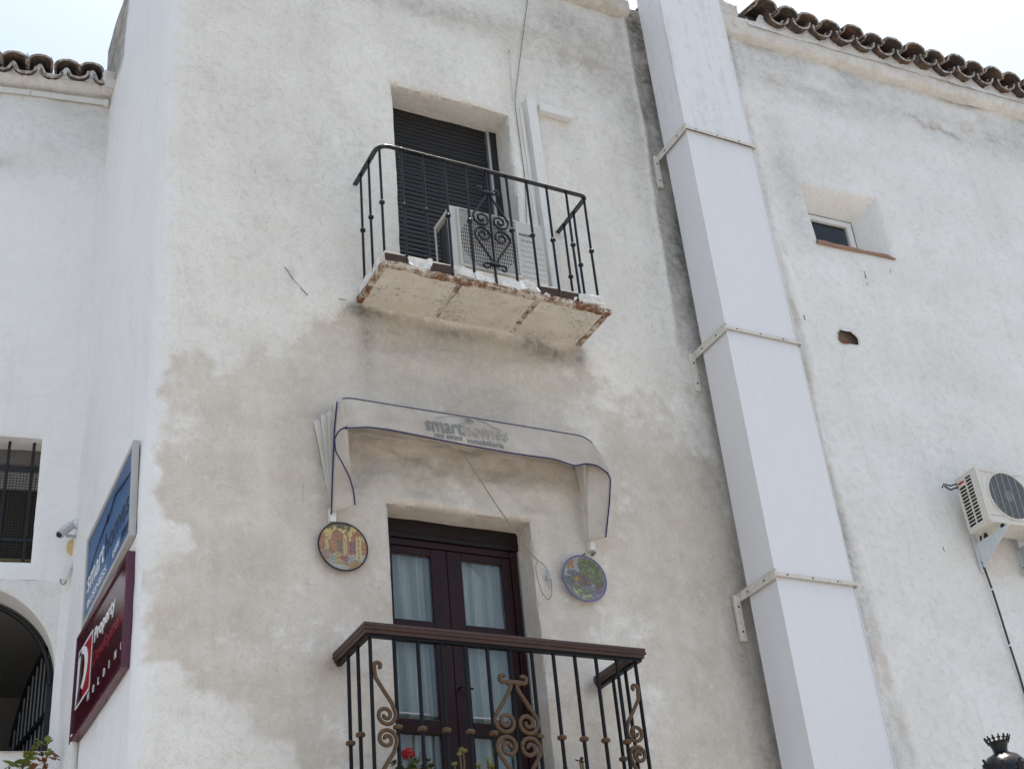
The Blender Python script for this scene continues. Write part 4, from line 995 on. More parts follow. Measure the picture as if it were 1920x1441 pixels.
MB().lathe([(0, -.004), (fr_, -.004)], 40, RIGHT.pt(fu, fz, o1), ax3).build('fan_opening', 'ac_dark', ar)
MB().lathe([(fr_+.012, -.006), (fr_+.010, .004), (fr_, .004), (fr_, -.004)], 48, RIGHT.pt(fu, fz, o1), ax3).build('fan_ring', 'ac_old', ar, smooth=True)
fg = MB()
for zz in np.arange(-fr_+.008, fr_, .0095):
    hw = math.sqrt(max(0, fr_**2-zz*zz)); fg.tube([RIGHT.pt(fu-hw, fz+zz, o1+.003), RIGHT.pt(fu+hw, fz+zz, o1+.003)], .0014, 5)
for uu_ in np.arange(-.15, .16, .06):
    hw = math.sqrt(max(0, fr_**2-uu_**2)); fg.tube([RIGHT.pt(fu+uu_, fz-hw, o1+.006), RIGHT.pt(fu+uu_, fz+hw, o1+.006)], .0022, 5)
fg.build('fan_guard', 'grey_metal', ar)
MB().lathe([(0, .0), (.05, .0), (.05, .02), (.045, .028), (0, .03)], 20, RIGHT.pt(fu, fz, o1-.03), ax3).build('fan_hub', 'cable', ar)
MB().pbox(RIGHT, a0+.05, a1-.35, z1-.035, z1-.032, o1-.0062, o1-.004).pbox(RIGHT, a0+.03, a1-.02, z0+.048, z0+.052, o1-.0062, o1-.004).build('panel_joint', 'grey_print2', ar)
MB().pbox(RIGHT, a0, a1, z0-.012, z0+.006, o1-.02, o1+.006).build('base_lip', 'ac_old', ar, bevel=.003)
for q, (uu_, mt) in enumerate(((a0+.105, 'blue_metal'), (a0+.50, 'grey_metal'))):
    k_ = MB()
    k_.prism([(0.02, z0-.045), (.35, z0-.045), (.35, z0-.062), (.02, z0-.235)], lambda a, b, t, uu_=uu_: RIGHT.pt(uu_+t, b, a), -.002, .002)
    k_.pbox(RIGHT, uu_-.018, uu_+.022, z0-.26, z0+.30, .0, .006); k_.pbox(RIGHT, uu_-.002, uu_+.03, z0-.045, z0-.041, .0, .35)
    bo = k_.build('support_bracket', mt, ar)
    bl = MB()
    for zz in (z0-.23, z0-.19, z0+.10, z0+.2): bl.lathe([(0, .009), (.007, .009), (.007, .006)], 8, RIGHT.pt(uu_+.006, zz, 0), ax3)
    bl.build('bolts', 'black', bo)
    for oo in (.11, .29): MB().lathe([(0, 0), (.017, 0), (.017, .02), (.012, .03), (0.012, .042)], 12, RIGHT.pt(uu_+.012, z0-.041, oo)).build('rubber_foot', 'black', ar)
MB().tube([RIGHT.pt(a0-.005, z1-.045, o0+.02), RIGHT.pt(a0-.03, z1-.04, .05), RIGHT.pt(a0-.07, z1-.02, .03), RIGHT.pt(a0-.075, z1-.045, .01)], .006, 6).tube([RIGHT.pt(a0, z1-.07, o0+.02), RIGHT.pt(a0-.04, z1-.075, .05), RIGHT.pt(a0-.055, z1-.03, .02)], .007, 6).build('pipe', 'cable_dark', ar, smooth=True)
# drain hose running down the wall
hs = [RIGHT.hit(x, y, .008) for x, y in [(1846, 1066), (1860, 1105), (1876, 1155), (1893, 1210), (1912, 1268), (1930, 1330), (1965, 1445)]]
pts = [RIGHT.pt(a0+.15, z0+.02, .03), RIGHT.pt(a0+.13, z0-.10, .014)]+[RIGHT.pt(u, z, .010) for u, z in hs]+[RIGHT.pt(hs[-1][0]+.05, 0.3, .010)]
dh = tag(MB().tube(pts, .0075, 8).build('drain_hose', 'cable_dark', smooth=True, origin=tuple(pts[0])), 'thin dark drain hose running down the right wall below the yellowed air conditioner', 'hose')
for i in (3, 5): MB().obox(pts[i], RIGHT.u, RIGHT.n, (0, 0, 1), .013, .011, .005).build('clip', 'white_print', dh)

# ================================================================== SCARS AND CRACKS IN THE RENDER
M['scar'] = simple('dark crack', (.13, .12, .105), .95)
def scar(parent, pl, px_pts, wmax, seed, off):
    P = [pl.hit(x, y) for x, y in px_pts]; n = 26; d = np.r_[0, np.cumsum([math.dist(a, b) for a, b in zip(P[:-1], P[1:])])]; t = np.linspace(0, d[-1], n)
    u = np.interp(t, d, [p[0] for p in P])+.006*fbm(t*60, t*0, seed, 3); z = np.interp(t, d, [p[1] for p in P])+.004*fbm(t*60, t*0+5, seed, 3)
    wd = wmax*np.clip(.35+1.5*fbm(t*40, t*0+9, seed, 3), .04, 1); m = MB(); vs = []
    for i in range(n): vs += [pl.pt(u[i]-wd[i]/2, z[i], off), pl.pt(u[i]+wd[i]/2, z[i], off), pl.pt(u[i], z[i], off-.03)]
    fs = [q for i in range(n-1) for q in ((3*i, 3*i+1, 3*i+4, 3*i+3), (3*i+1, 3*i+2, 3*i+5, 3*i+4), (3*i+2, 3*i, 3*i+3, 3*i+5))]
    return m.add(vs, fs).build('crack', 'scar', parent)
for pts_, wm, sd_ in (([(534, 500), (546, 518), (556, 530), (577, 553)], .0065, 1), ([(637, 560), (648, 562)], .006, 2), ([(1280, 150), (1290, 162)], .005, 4)):
    P0 = MAIN.hit(*pts_[0]); off_ = float(mdisp(np.array(P0[0]-XC), np.array(P0[1])))+.004; scar(house, MAIN, pts_, wm, sd_, off_)
for pts_, wm, sd_ in (([(1622, 508), (1624, 520)], .006, 5), ([(1626, 527), (1628, 533)], .007, 6), ([(1670, 503), (1671, 512)], .006, 7), ([(1508, 590), (1511, 598)], .012, 8), ([(1770, 1022), (1774, 1035)], .005, 10), ([(1440, 300), (1446, 345), (1438, 372)], .006, 12)):
    P0 = RIGHT.hit(*pts_[0]); off_ = float(rdisp(np.array(P0[0]), np.array(P0[1])))+.004; scar(rh, RIGHT, pts_, wm, sd_, off_)

# ================================================================== AWNING
aw = thing('folded_awning', 'folded cream canvas awning with navy piping above the lower balcony door', 'awning', (3.4, 0, 5.16))
PVL, PVR = np.array([2.563, -.03, 5.165]), np.array([4.272, -.03, 5.20])
TL0, TL1 = np.array([2.478, -.012, 5.76]), np.array([2.592, -.175, 5.858]); TR0, TR1 = at(1080, 876, -.012), np.array([4.212, -.175, 5.872])
frame = MB().tube([PVL, PVL+(TL1-PVL)*.5, TL1-np.array([0, 0, .01]), (TL1+TR1)/2-np.array([0, 0, .01]), TR1-np.array([0, 0, .01]), PVR+(TR1-PVR)*.5, PVR], .011, 8)
frame.build('frame', 'pvc', aw, smooth=True)
for p in (PVL, PVR): MB().obox(p+np.array([0, .012, .0]), (1, 0, 0), (0, 1, 0), (0, 0, 1), .018, .022, .045).build('pivot_plate', 'pvc', aw, bevel=.004)
for p in (PVL, PVR): MB().tube([p+np.array([.012, .03, -.062]), p+np.array([.012, -.006, -.062])], .010, 8).build('screw', 'cable', aw, smooth=True)
def pleats(pv, t0, t1, sgn, name):
    def fn(s, t):
        tp = t0+(t1-t0)*s; p = pv+(tp-pv)*t; f = .020*math.sin(s*2*PI*4.2+.4)*(.15+.85*t); return p+np.array([sgn*f+ .0, -.3*f, .012*math.sin(s*9)*t])
    return MB().grid(fn, 60, 14).build(name, 'canvas_light', aw, smooth=True, solid=.002)
pleats(PVL, TL0, TL1, -1, 'side_pleats'); pleats(PVR, TR0, TR1, 1, 'side_pleats')
def hood(s, t):       # gathered top between wall and bar
    l = TL0+(TL1-TL0)*t; r_ = TR0+(TR1-TR0)*t; p = l+(r_-l)*s
    return p+np.array([0, 0, -.03*math.sin(t*2*PI*4.2+.4)*(.4+.6*abs(math.cos(s*PI))) - .035*math.sin(s*PI)*math.sin(t*PI)])
MB().grid(hood, 40, 50).build('gathered_hood', 'canvas', aw, smooth=True, solid=.002)
def crv(pts, n):
    P = np.array(pts, float); d = np.r_[0, np.cumsum(np.linalg.norm(np.diff(P, axis=0), axis=1))]; t = np.linspace(0, d[-1], n)
    Q = np.stack([np.interp(t, d, P[:, k]) for k in range(P.shape[1])], -1)
    for _ in range(2): Q[1:-1] = (Q[:-2]+2*Q[1:-1]+Q[2:])/4
    return Q
def w3(lst): return [at(x, y, Y) for x, y, Y in lst]
N_ = 120
topc = crv(w3([(634, 752, -.175), (644, 746, -.185), (660, 747, -.188), (870, 781, -.19), (1090, 817, -.188), (1106, 826, -.185), (1122, 845, -.19)]), N_)
botc = crv(w3([(646, 803, -.20), (655, 803, -.21), (690, 801, -.215), (730, 806, -.215), (865, 833, -.215), (960, 850, -.215), (1040, 861, -.215), (1078, 874, -.21), (1098, 869, -.22), (1118, 872, -.225), (1140, 888, -.22)]), N_)
def val(s, t):
    i = s*(N_-1); k = min(int(i), N_-2); f = i-k
    a = topc[k]*(1-f)+topc[k+1]*f; b = botc[k]*(1-f)+botc[k+1]*f; p = a+(b-a)*t
    w_ = .020*float(fbm(s*11, t*1.8+s*3, 3, 4))*math.sin(min(1, t*1.3)*PI/2); edge = .012*math.sin(t*PI)*(abs(2*s-1)**6)
    mid = 1-.80*math.exp(-((s-.5)/.24)**4)
    return p+np.array([0, -w_*mid-edge, 0])
MB().grid(val, N_-1, 16).build('valance', 'canvas', aw, smooth=True, solid=.0025)
MB().tube([p+np.array([0, -.004, 0]) for p in botc], .0048, 6).build('piping', 'navy', aw, smooth=True)
MB().tube([p+np.array([0, -.003, .002]) for p in topc[2:-4]], .0024, 5).build('top_piping', 'navy', aw, smooth=True)
# side flaps
def flap(A, B, n, name, seed):
    A = crv(w3(A), n); B = crv(w3(B), n)
    def fn(s, t):
        k = int(round(s*(n-1))); p = A[k]+(B[k]-A[k])*t; return p+np.array([0, -.014*math.sin(t*PI)*math.sin(s*5+seed), 0])
    MB().grid(fn, n-1, 8).build(name, 'canvas', aw, smooth=True, solid=.0025); return A, B
A, B = flap([(632, 753, -.18), (627, 800, -.165), (624, 850, -.14), (623, 900, -.10), (622, 962, -.05)],
            [(646, 760, -.20), (652, 805, -.20), (655, 850, -.19), (661, 905, -.16), (666, 945, -.13)], 40, 'side_flap', .4)
for q in (crv(w3([(632, 753, -.185), (627, 800, -.172), (625, 850, -.148), (623, 900, -.108), (621, 964, -.058)]), 40),
          crv(w3([(650, 800, -.212), (636, 806, -.215), (627, 822, -.21), (629, 845, -.20), (642, 868, -.195), (655, 893, -.18), (663, 920, -.155), (666, 946, -.136)]), 50)):
    MB().tube(q, .0045, 6).build('piping', 'navy', aw, smooth=True)
flap([(1105, 828, -.18), (1100, 872, -.165), (1100, 930, -.12), (1101, 1016, -.05)], [(1122, 848, -.20), (1145, 886, -.21), (1143, 940, -.18), (1136, 1006, -.12)], 40, 'side_flap', 1.3)
MB().tube(crv(w3([(1138, 886, -.222), (1145, 897, -.215), (1143, 940, -.186), (1136, 1007, -.126)]), 40), .0045, 6).build('piping', 'navy', aw, smooth=True)
# printed lettering on the valance
def onval(x, y, d=.008):
    return at(x, y, -.2085-d)
def vtext(body, mat, p0, p1, hgt, **kw):
    a = onval(*p0); b = onval(*p1); u = (b-a)/np.linalg.norm(b-a); up_ = np.array([0, .075, 1.]); up_ = up_/np.linalg.norm(up_); up_ = up_-u*(up_@u); up_/=np.linalg.norm(up_)
    return text_part('lettering', body, mat, aw, a, u, up_, np.linalg.norm(b-a), hgt, **kw)
vtext('smart', 'grey_print', (800, 806), (870, 815), .085, bold=.004)
vtext('homes', 'grey_print', (871, 817), (954, 828.5), .098, outline=.0022)
vtext('real estate', 'grey_print', (815, 819), (868, 826), .040)
vtext('inmobiliaria', 'grey_print', (877, 830), (945, 840), .040)
for q, r_ in (([(815, 783), (840, 780), (862, 782), (885, 789)], .0020), ([(893, 787), (912, 793), (925, 801), (940, 807)], .0028)):
    MB().tube(crv([onval(x, y, .004) for x, y in q], 24), r_, 5).build('swoosh_print', 'grey_print', aw)
cpt = onval(880, 788, .003); MB().lathe([(0, .001), (.030, .001)], 20, cpt, ((1, 0, -.1), (0, .05, .55), (0, -1, 0))).build('dot_print', 'grey_print', aw)
# pull cord and cleat
cl = MB(); cpos = at(1027, 1083)
cord = MB().tube(crv([at(862, 838, -.20), at(880, 868, -.17), at(930, 945, -.10), at(985, 1025, -.035), at(1008, 1050, -.012)], 40), .0035, 6)
cord.tube(crv([at(1008, 1050, -.012), at(1004, 1062, -.012), at(1008, 1085, -.012), at(1017, 1112, -.012), at(1028, 1125, -.012), at(1035, 1115, -.012), at(1034, 1090, -.012), at(1027, 1068, -.014), at(1015, 1053, -.012), at(1008, 1050, -.012)], 60), .003, 6)
tag(cord.build('pull_cord', 'cord', smooth=True, origin=tuple(at(1008, 1050, -.01))), 'thin cord running from the awning down to a cleat beside the lower door', 'cord')
ct = thing('cord_cleat', 'small metal cleat on the wall holding the awning cord', 'cleat', cpos)
MB().tube(crv([at(1024, 1062, -.022), at(1025, 1075, -.026), at(1029, 1090, -.026), at(1031, 1104, -.022)], 12), [.003]+[.006]*10+[.003], 6).build('horn', 'grey_metal', ct, smooth=True)
MB().obox(cpos+np.array([0, -.010, 0]), (1, 0, 0), (0, 1, 0), (0, 0, 1), .008, .012, .018).build('base', 'grey_metal', ct)

# ================================================================== WALL PLATES
def plate(px_, dims, label, paint, rim):
    c = at(*px_); c = np.array([c[0], -.012, c[2]]); R = dims
    p = thing('wall_plate', label, 'plate', (c[0], 0, c[2]), 'painted plates on the facade')
    m = MB(); n, r_ = 72, 30; vs = [(0, 0)]
    prof_y = lambda q: -.012-.014*sstep(.62, 1.0, np.array(q))
    V = [c+np.array([0, float(prof_y(0)), 0])]
    for i in range(1, r_+1):
        for k in range(n):
            q = i/r_; a = 2*PI*k/n; V.append(c+np.array([R*q*math.cos(a), float(prof_y(q)), R*q*math.sin(a)])); vs.append((q*math.cos(a), q*math.sin(a)))
    F = [(0, 1+k, 1+(k+1) % n) for k in range(n)]+[(1+(i-1)*n+k, 1+i*n+k, 1+i*n+(k+1) % n, 1+(i-1)*n+(k+1) % n) for i in range(1, r_) for k in range(n)]
    o = m.add(V, F).build('face', paint_mat, p, smooth=True)
    at_ = o.data.attributes.new('paint', 'FLOAT_COLOR', 'POINT'); xy = np.array(vs); col = paint(xy[:, 0], xy[:, 1])
    at_.data.foreach_set('color', np.c_[col, np.ones(len(col))].astype(np.float32).ravel())
    MB().lathe([(R*.955, .0275), (R*.985, .0300), (R+.002, .0285), (R+.003, .0255), (R*.97, .014), (R*.6, -.004)], n, c-np.array([0, 0, 0]), ((1, 0, 0), (0, 0, 1), (0, -1, 0))).build('rim', rim, p, smooth=True)
    return p
def pm_():
    m = NT('glazed painting'); a = m.attr('paint').outputs['Color']; n = m.noise(90, 5, .7)
    a = m.mix(.28, a, (.26, .23, .17)); n5 = m.noise(150, 4, .7)
    a = m.mix(m.math('MULTIPLY', m.rng(n5, .5, .65), .28), a, (.60, .52, .36))
    m.set(color=m.mix(m.math('MULTIPLY', m.rng(n, .46, .66), .45), a, (.05, .04, .04)), rough=.25, spec=.4); return m.m
paint_mat = pm_()
def lay(col, mask, c): col[mask] = c
def courtyard(x, y):
    n = fbm(x*7+3, y*7, 4, 4); c = np.zeros((len(x), 3)); c[:] = (.42, .17, .055)
    lay(c, n > .12, (.30, .09, .05)); lay(c, (y < -.28), (.42, .44, .42)); lay(c, (y < -.28) & (n > .1), (.30, .31, .30)); lay(c, (y < -.28) & (n < -.22), (.5, .47, .36))
    yel = (.66, .50, .16); lay(c, y > .62+.0*x, yel); lay(c, (y > .50) & (n > -.1), yel)
    for cx, w_, tp in ((-.18, .32, .50), (.58, .26, .48)):
        d = np.hypot((x-cx)/w_, (y-.36)/.42); lay(c, (d > .85) & (d < 1.12) & (y > .30), (.70, .56, .22)); lay(c, (d <= .85) & (y > .28), (.36, .13, .06))
    for cx, wd, zb in ((-.62, .07, -.16), (.12, .07, -.30), (.66, .10, -.46)):
        lay(c, (abs(x-cx) < wd) & (y < .48) & (y > zb), (.68, .54, .22)); lay(c, (abs(x-cx) < wd*.28) & (y < .4) & (y > zb), (.30, .22, .08))
    lay(c, (abs(x-.42) < .11) & (y < .22) & (y > -.2), (.24, .07, .14)); lay(c, (np.hypot(x-.42, y-.2) < .11), (.24, .07, .14))
    lay(c, (abs(x+.14) < .13) & (y < -.22) & (y > -.66), (.42, .37, .12)); lay(c, (abs(x+.10) < .10) & (y < .3) & (y > -.22), (.20, .13, .10)); lay(c, (abs(x+.10) < .2) & (abs(y+.68) < .05), (.30, .27, .08))
    for cx, cy, rr, cc in ((.46, -.70, .24, (.34, .17, .03)), (.14, -.42, .13, (.34, .05, .07)), (-.72, -.5, .2, (.38, .12, .06)), (.05, .86, .22, (.03, .05, .025)), (-.25, .84, .2, (.04, .05, .03)), (-.66, -.26, .14, (.28, .2, .16))):
        lay(c, np.hypot(x-cx, y-cy)+.35*n < rr, cc)
    return c
def alley(x, y):
    n = fbm(x*8+9, y*8, 14, 4); c = np.zeros((len(x), 3)); c[:] = (.22, .21, .30)
    lay(c, n > .15, (.15, .14, .21)); lay(c, (x < -.1) & (y > .1), (.34, .34, .42)); lay(c, (abs(x-.05) < .34) & (y < .3) & (y > -.3), (.10, .055, .045)); lay(c, (abs(x-.68) < .16) & (y < .15) & (y > -.5), (.12, .06, .04))
    lay(c, (abs(x-.40) < .07) & (y < .2) & (y > -.5), (.36, .34, .36)); lay(c, (abs(x-.04) < .03) & (y < .3) & (y > -.3), (.03, .02, .02))
    lay(c, (abs(x+.42) < .03) & (y > -.1), (.36, .34, .46)); lay(c, (np.hypot(x+.66, y-.62)+.3*n < .22), (.34, .16, .03)); lay(c, (abs(x+.5) < .2) & (abs(y-.25) < .12), (.10, .10, .16))
    lay(c, (y < -.28) & (n < .1) & (y > -.62), (.13, .12, .22))
    for cx, cy, rr in ((.18, .55, .36), (.52, .36, .36), (.70, .10, .18), (-.05, .62, .2)): lay(c, np.hypot(x-cx, y-cy)+.5*n < rr, (.055, .10, .03)); lay(c, (np.hypot(x-cx, y-cy) < rr) & (n > .14), (.13, .19, .05))
    lay(c, np.hypot(x+.62, y+.12)+.5*n < .26, (.04, .075, .04)); lay(c, np.hypot(x+.34, y+.02) < .12, (.34, .17, .03))
    for cx, cy, rr in ((-.38, -.5, .22), (-.08, -.68, .26), (.1, -.72, .16)): lay(c, np.hypot(x-cx, y-cy)+.5*n < rr, (.09, .13, .05)); lay(c, (np.hypot(x-cx, y-cy) < rr) & (n > .1), (.36, .40, .20))
    lay(c, np.hypot(x, y) > .93, (.20, .20, .33)); return c
plate((639, 1029), .149, 'round painted plate with yellow arches left of the lower door', courtyard, 'black')
plate((1091, 1088), .152, 'round blue rimmed painted plate with green foliage right of the lower door', alley, simple('blue glaze', (.12, .12, .24), .25))
for (x, y), lb in (((625, 978), 'small nail in the wall above the yellow plate'), ((1094, 1040), 'small nail in the wall above the blue rimmed plate')):
    p = at(x, y); tag(MB().tube([p+np.array([0, .01, 0]), p+np.array([0, -.018, 0]), p+np.array([0, -.02, 0])], [.006, .006, .009], 8).build('nail', 'cable', smooth=True, origin=tuple(p)), lb, 'nail', 'plate hooks')

# ================================================================== SIGNS ON THE RETURN WALL
def sp_(y, z, o=0.): return np.array([XC-o, y, z])
def sign(name, label, ya, yb, z0, z1, o0, o1, face, frm, fw):
    s = thing(name, label, 'sign', sp_((ya+yb)/2, z0, o0))
    b = MB(); b.box(XC-o1, XC-o0, ya, ya+fw, z0, z1); b.box(XC-o1, XC-o0, yb-fw, yb, z0, z1); b.box(XC-o1, XC-o0, ya+fw, yb-fw, z0, z0+fw); b.box(XC-o1, XC-o0, ya+fw, yb-fw, z1-fw, z1)
    b.build('frame', frm, s, bevel=.003); MB().box(XC-o1+.010, XC-o0-.001, ya+fw, yb-fw, z0+fw, z1-fw).build('panel', face, s); return s
UD, VD = np.array([0, -1., 0]), np.array([0, 0, 1.])
sb = sign('blue_sign', 'faded blue framed agency sign mounted above the maroon sign on the return wall', .115, 1.315, 4.925, 5.535, .010, .046, 'sign_blue', 'alu_frame', .032)
sb.rotation_euler.x = -.065
ob_ = .0375
text_part('lettering', 'smart', 'white_print', sb, sp_(1.24, 5.125, ob_), UD, VD, .44, .125)
text_part('lettering', 'homes', 'dark_print', sb, sp_(.78, 5.125, ob_), UD, VD, .58, .155)
text_part('lettering', 'BUSINESS', 'white_print', sb, sp_(1.22, 5.015, ob_), UD, VD, .50, .050)
text_part('lettering', 'LAW', 'white_print', sb, sp_(.56, 5.015, ob_), UD, VD, .16, .050)
text_part('lettering', 'FIRM', 'dark_print', sb, sp_(.35, 5.015, ob_), UD, VD, .16, .050)
MB().tube(crv([sp_(y, z, ob_) for y, z in ((1.26, 5.23), (1.05, 5.315), (.85, 5.35), (.73, 5.38))], 24), [.003]*10+list(np.linspace(.003, .007, 14)), 5).build('swoosh_print', 'dark_print', sb)
MB().tube(crv([sp_(y, z, ob_) for y, z in ((.70, 5.37), (.55, 5.43), (.38, 5.39), (.18, 5.36))], 24), list(np.linspace(.005, .011, 12))+list(np.linspace(.011, .004, 12)), 5).build('swoosh_print', 'dark_print', sb)
MB().lathe([(0, .0005), (.042, .0005)], 20, sp_(.75, 5.38, ob_-.002), ((0, -1, 0), (0, 0, .7), (-1, 0, 0))).build('dot_print', 'dark_print', sb)
sr = sign('red_sign', 'glossy maroon framed property sign below the blue sign on the return wall', .105, 1.405, 4.215, 4.868, .008, .052, 'sign_red', 'sign_red_frame', .03)
ob_ = .0435
text_part('lettering', 'Property', 'white_print', sr, sp_(.90, 4.62, ob_), UD, VD, .52, .115, bold=.02)
text_part('lettering', 'Development', 'dev_red', sr, sp_(.90, 4.475, ob_), UD, VD, .74, .115, bold=.02)
for k_, ch in enumerate('HOLDING'): text_part('lettering', ch, 'white_print', sr, sp_(.985-.133*k_, 4.335, ob_), UD, VD, .009 if ch == 'I' else .034, .044)
lg = MB(); y0_, y1_, za, zb = .955, 1.33, 4.40, 4.745
for (p, q) in (((y1_, za), (y1_, zb)), ((y1_, zb), (y0_, zb)), ((y0_, zb), (y0_, za)), ((y0_, za), (y1_, za))): lg.bar(sp_(*p, ob_), sp_(*q, ob_), .012, .002, VD if p[1] == q[1] else UD)
lg.build('logo_border', 'white_print', sr)
MB().box(XC-ob_+.0005, XC-ob_+.002, y0_+.008, y0_+.20, za+.008, zb-.008).build('logo_field', simple('logo red', (.40, .012, .02), .3), sr)
# white crescent letter mark
ss = np.linspace(0, 1, 30); out = [(1.52-.0*t, za+.01+(zb-za-.05)*t) for t in (0, .5, 1)] + [(1.50-.30*math.sin(PI*t)**.8, zb-.04-(zb-za-.10)*t) for t in ss]
MB().prism([(1.308, za+.012), (1.308, zb-.05), (1.25, zb-.045)]+[(1.25-.21*math.sin(a), (za+zb)/2+.02+.15*math.cos(a)) for a in np.linspace(.1, PI-.5, 16)]+[(1.265-.145*math.sin(a), (za+zb)/2+.02+.115*math.cos(a)) for a in np.linspace(PI-.5, .1, 16)]+[(1.265, zb-.10), (1.275, za+.10)],
           lambda a, b, t: sp_(a, b, ob_+t), .001, .003).build('logo_mark', 'white_print', sr)
tag(MB().tube([sp_(1.36, 4.26, .03), sp_(1.36, 2.5, .03), sp_(1.36, .2, .03)], .022, 12).build('drain_pipe', 'pvc', smooth=True, origin=tuple(sp_(1.36, .2, .03))), 'thin white pipe coming down below the maroon sign', 'pipe')

# ================================================================== SMALL FITTINGS
# trunking beside the upper door
tk = thing('cable_trunking', 'white plastic cable trunking with side branch right of the upper door', 'trunking', (4.24, 0, 6.9))
MB().obox((4.235, -.028, 7.895), (1, 0, .012), (0, 1, 0), (-.012, 0, 1), .040, .033, .985).build('riser', 'pvc', tk, bevel=.004)
MB().box(4.296, 4.575, -.055, .005, 8.795, 8.865).build('branch', 'pvc', tk, bevel=.004)
MB().obox((4.165, -.006, 7.8), (1, 0, .012), (0, 1, 0), (-.012, 0, 1), .012, .012, 1.0).build('side_strip', 'pvc', tk, bevel=.003)
wr = MB().tube(crv([at(990, -6, -.012), at(975, 110, -.014), at(965, 188, -.012), at(970, 230, -.010), at(984, 330, -.010), at(988, 420, -.010)], 50), .0032, 6)
tag(wr.build('facade_wire', 'cable', smooth=True, origin=tuple(at(965, 188))), 'thin dark wire hanging down the facade to the upper door jamb', 'wire')
tag(MB().tube(crv([at(955, 95, -.016), at(958, 140, -.010), at(961, 188, -.010)], 20), .0022, 6).tube([at(955, 95, .01), at(955, 95, -.024)], .007, 8).build('facade_wire', 'pale_wire', smooth=True, origin=tuple(at(955, 95))), 'short pale wire hanging from a nail above the upper door', 'wire')
# conduit under the left eaves
cdt = thing('eaves_trunking', 'flat white cable trunking under the left eaves', 'trunking', LEFT.pt(-.5, 9.7))
(ua, za), (ub, zb) = LEFT.hit(-60, 163, .02), LEFT.hit(203, 196, .02)
MB().bar(LEFT.pt(ua-1, za+.01, .008), LEFT.pt(-.62, 9.752, .008), .045, .022, (0, 0, 1)).build('trunking_length', 'pvc', cdt, bevel=.003)
MB().bar(LEFT.pt(-.614, 9.752, .008), LEFT.pt(-.05, 9.745, .008), .045, .022, (0, 0, 1)).build('trunking_length', 'pvc', cdt, bevel=.003)
MB().lathe([(.0, -.03), (.02, -.03), (.026, -.015), (.026, .02), (.018, .03), (0, .03)], 12, LEFT.pt(-.03, 9.735, .02)).build('end_cap', 'pvc', cdt, smooth=True)
# security camera with foam stain and short pipe
sc_ = thing('security_camera', 'small silver security camera bracketed to the left wall near the corner', 'camera', LEFT.pt(-.0, 5.84))
def lp(x, y, o): u, z = LEFT.hit(x, y, o); return LEFT.pt(u, z, o)
pa, pb = lp(134, 984, .10), lp(111, 1002, .16)
d_ = (pb-pa)/np.linalg.norm(pb-pa)
MB().tube([pa, pa+(pb-pa)*.7, pb], [.030, .030, .027], 14).build('body', 'cam_metal', sc_, smooth=True)
MB().obox((pa+pb)/2+np.array([0, 0, .030]), d_, np.cross(d_, (0, 0, 1)), np.cross(np.cross(d_, (0, 0, 1)), d_), np.linalg.norm(pb-pa)/2+.015, .030, .003).build('sunshield', 'cam_metal', sc_)
MB().tube([pb, pb+d_*.012], [.020, .014], 12).build('lens', 'black', sc_)
MB().tube([lp(126, 1004, .11), lp(146, 1006, .06), lp(150, 1006, -.02)], .012, 8).build('arm', 'cam_metal', sc_, smooth=True)
MB().tube(crv([lp(136, 986, .10), lp(144, 990, .08), lp(148, 1004, .04), lp(145, 1024, .015)], 16), .004, 6).build('lead', 'cable', sc_, smooth=True)
q0 = LEFT.hit(139, 1023, 0.0); fo = MB()
fo.lathe([(0, .030), (.022, .028), (.042, .018), (.052, .004), (.055, -.02)], 16, LEFT.pt(q0[0], q0[1], 0), (LEFT.u*.9, (0, 0, 1.25), LEFT.n))
fo.v = [tuple(np.array(p)+.03*np.array([0, 0, float(fbm(p[0]*25, p[2]*25, 3, 3))])) for p in fo.v]
tag(fo.build('foam_patch', 'foam', smooth=True, origin=tuple(LEFT.pt(*q0))), 'yellow foam filling below the security camera', 'foam')
pp = [lp(154, 1018, .03), lp(136, 1050, .03), lp(119, 1088, .03)]
tb = tag(MB().tube(pp, .019, 12).build('slanted_pipe', 'pvc', smooth=True, origin=tuple(pp[1])), 'short slanted white pipe below the security camera', 'pipe')
MB().tube(crv([lp(124, 1085, .03), lp(123, 1093, .045), lp(118, 1096, .05), lp(113, 1091, .045), lp(114, 1085, .04)], 14), .004, 6).build('hook', 'cable', tb, smooth=True)

# ================================================================== STREET LANTERN (only its crown is in frame)
v = ray(1877, 1411); v = v/np.linalg.norm(v); lc = CAM+v*8.75      # base of the crown finial
wu = float((lc-RIGHT.P)@RIGHT.u); wo_ = float((lc-RIGHT.P)@RIGHT.n)
lan = thing('street_lantern', 'glossy black crowned street lantern at the lower right corner', 'street lamp', lc-np.array([0, 0, .75]))
tilt = Matrix.Rotation(0, 3, 'X')
MB().lathe([(.0, -.03), (.046, -.03), (.042, 0), (.041, .010), (.043, .028), (.050, .046), (.057, .058), (.060, .062), (.054, .062), (.040, .045), (.0, .035)], 24, lc).build('finial_cup', 'iron', lan, smooth=True)
cr = MB()
for k in range(14):
    a = 2*PI*k/14; dr = np.array([math.cos(a), math.sin(a), 0]); tg = np.array([-math.sin(a), math.cos(a), 0]); p = lc+dr*.057+np.array([0, 0, .058]); up2 = np.array([0, 0, 1])*.92+dr*.42
    cr.obox(p+up2*.012, tg, dr, up2, .0055, .004, .016); cr.obox(p+up2*.021, tg, dr, up2, .0105, .0042, .004); cr.obox(p+up2*.032, tg, dr, up2, .0038, .0038, .008)
cr.build('finial_crown', 'iron', lan)
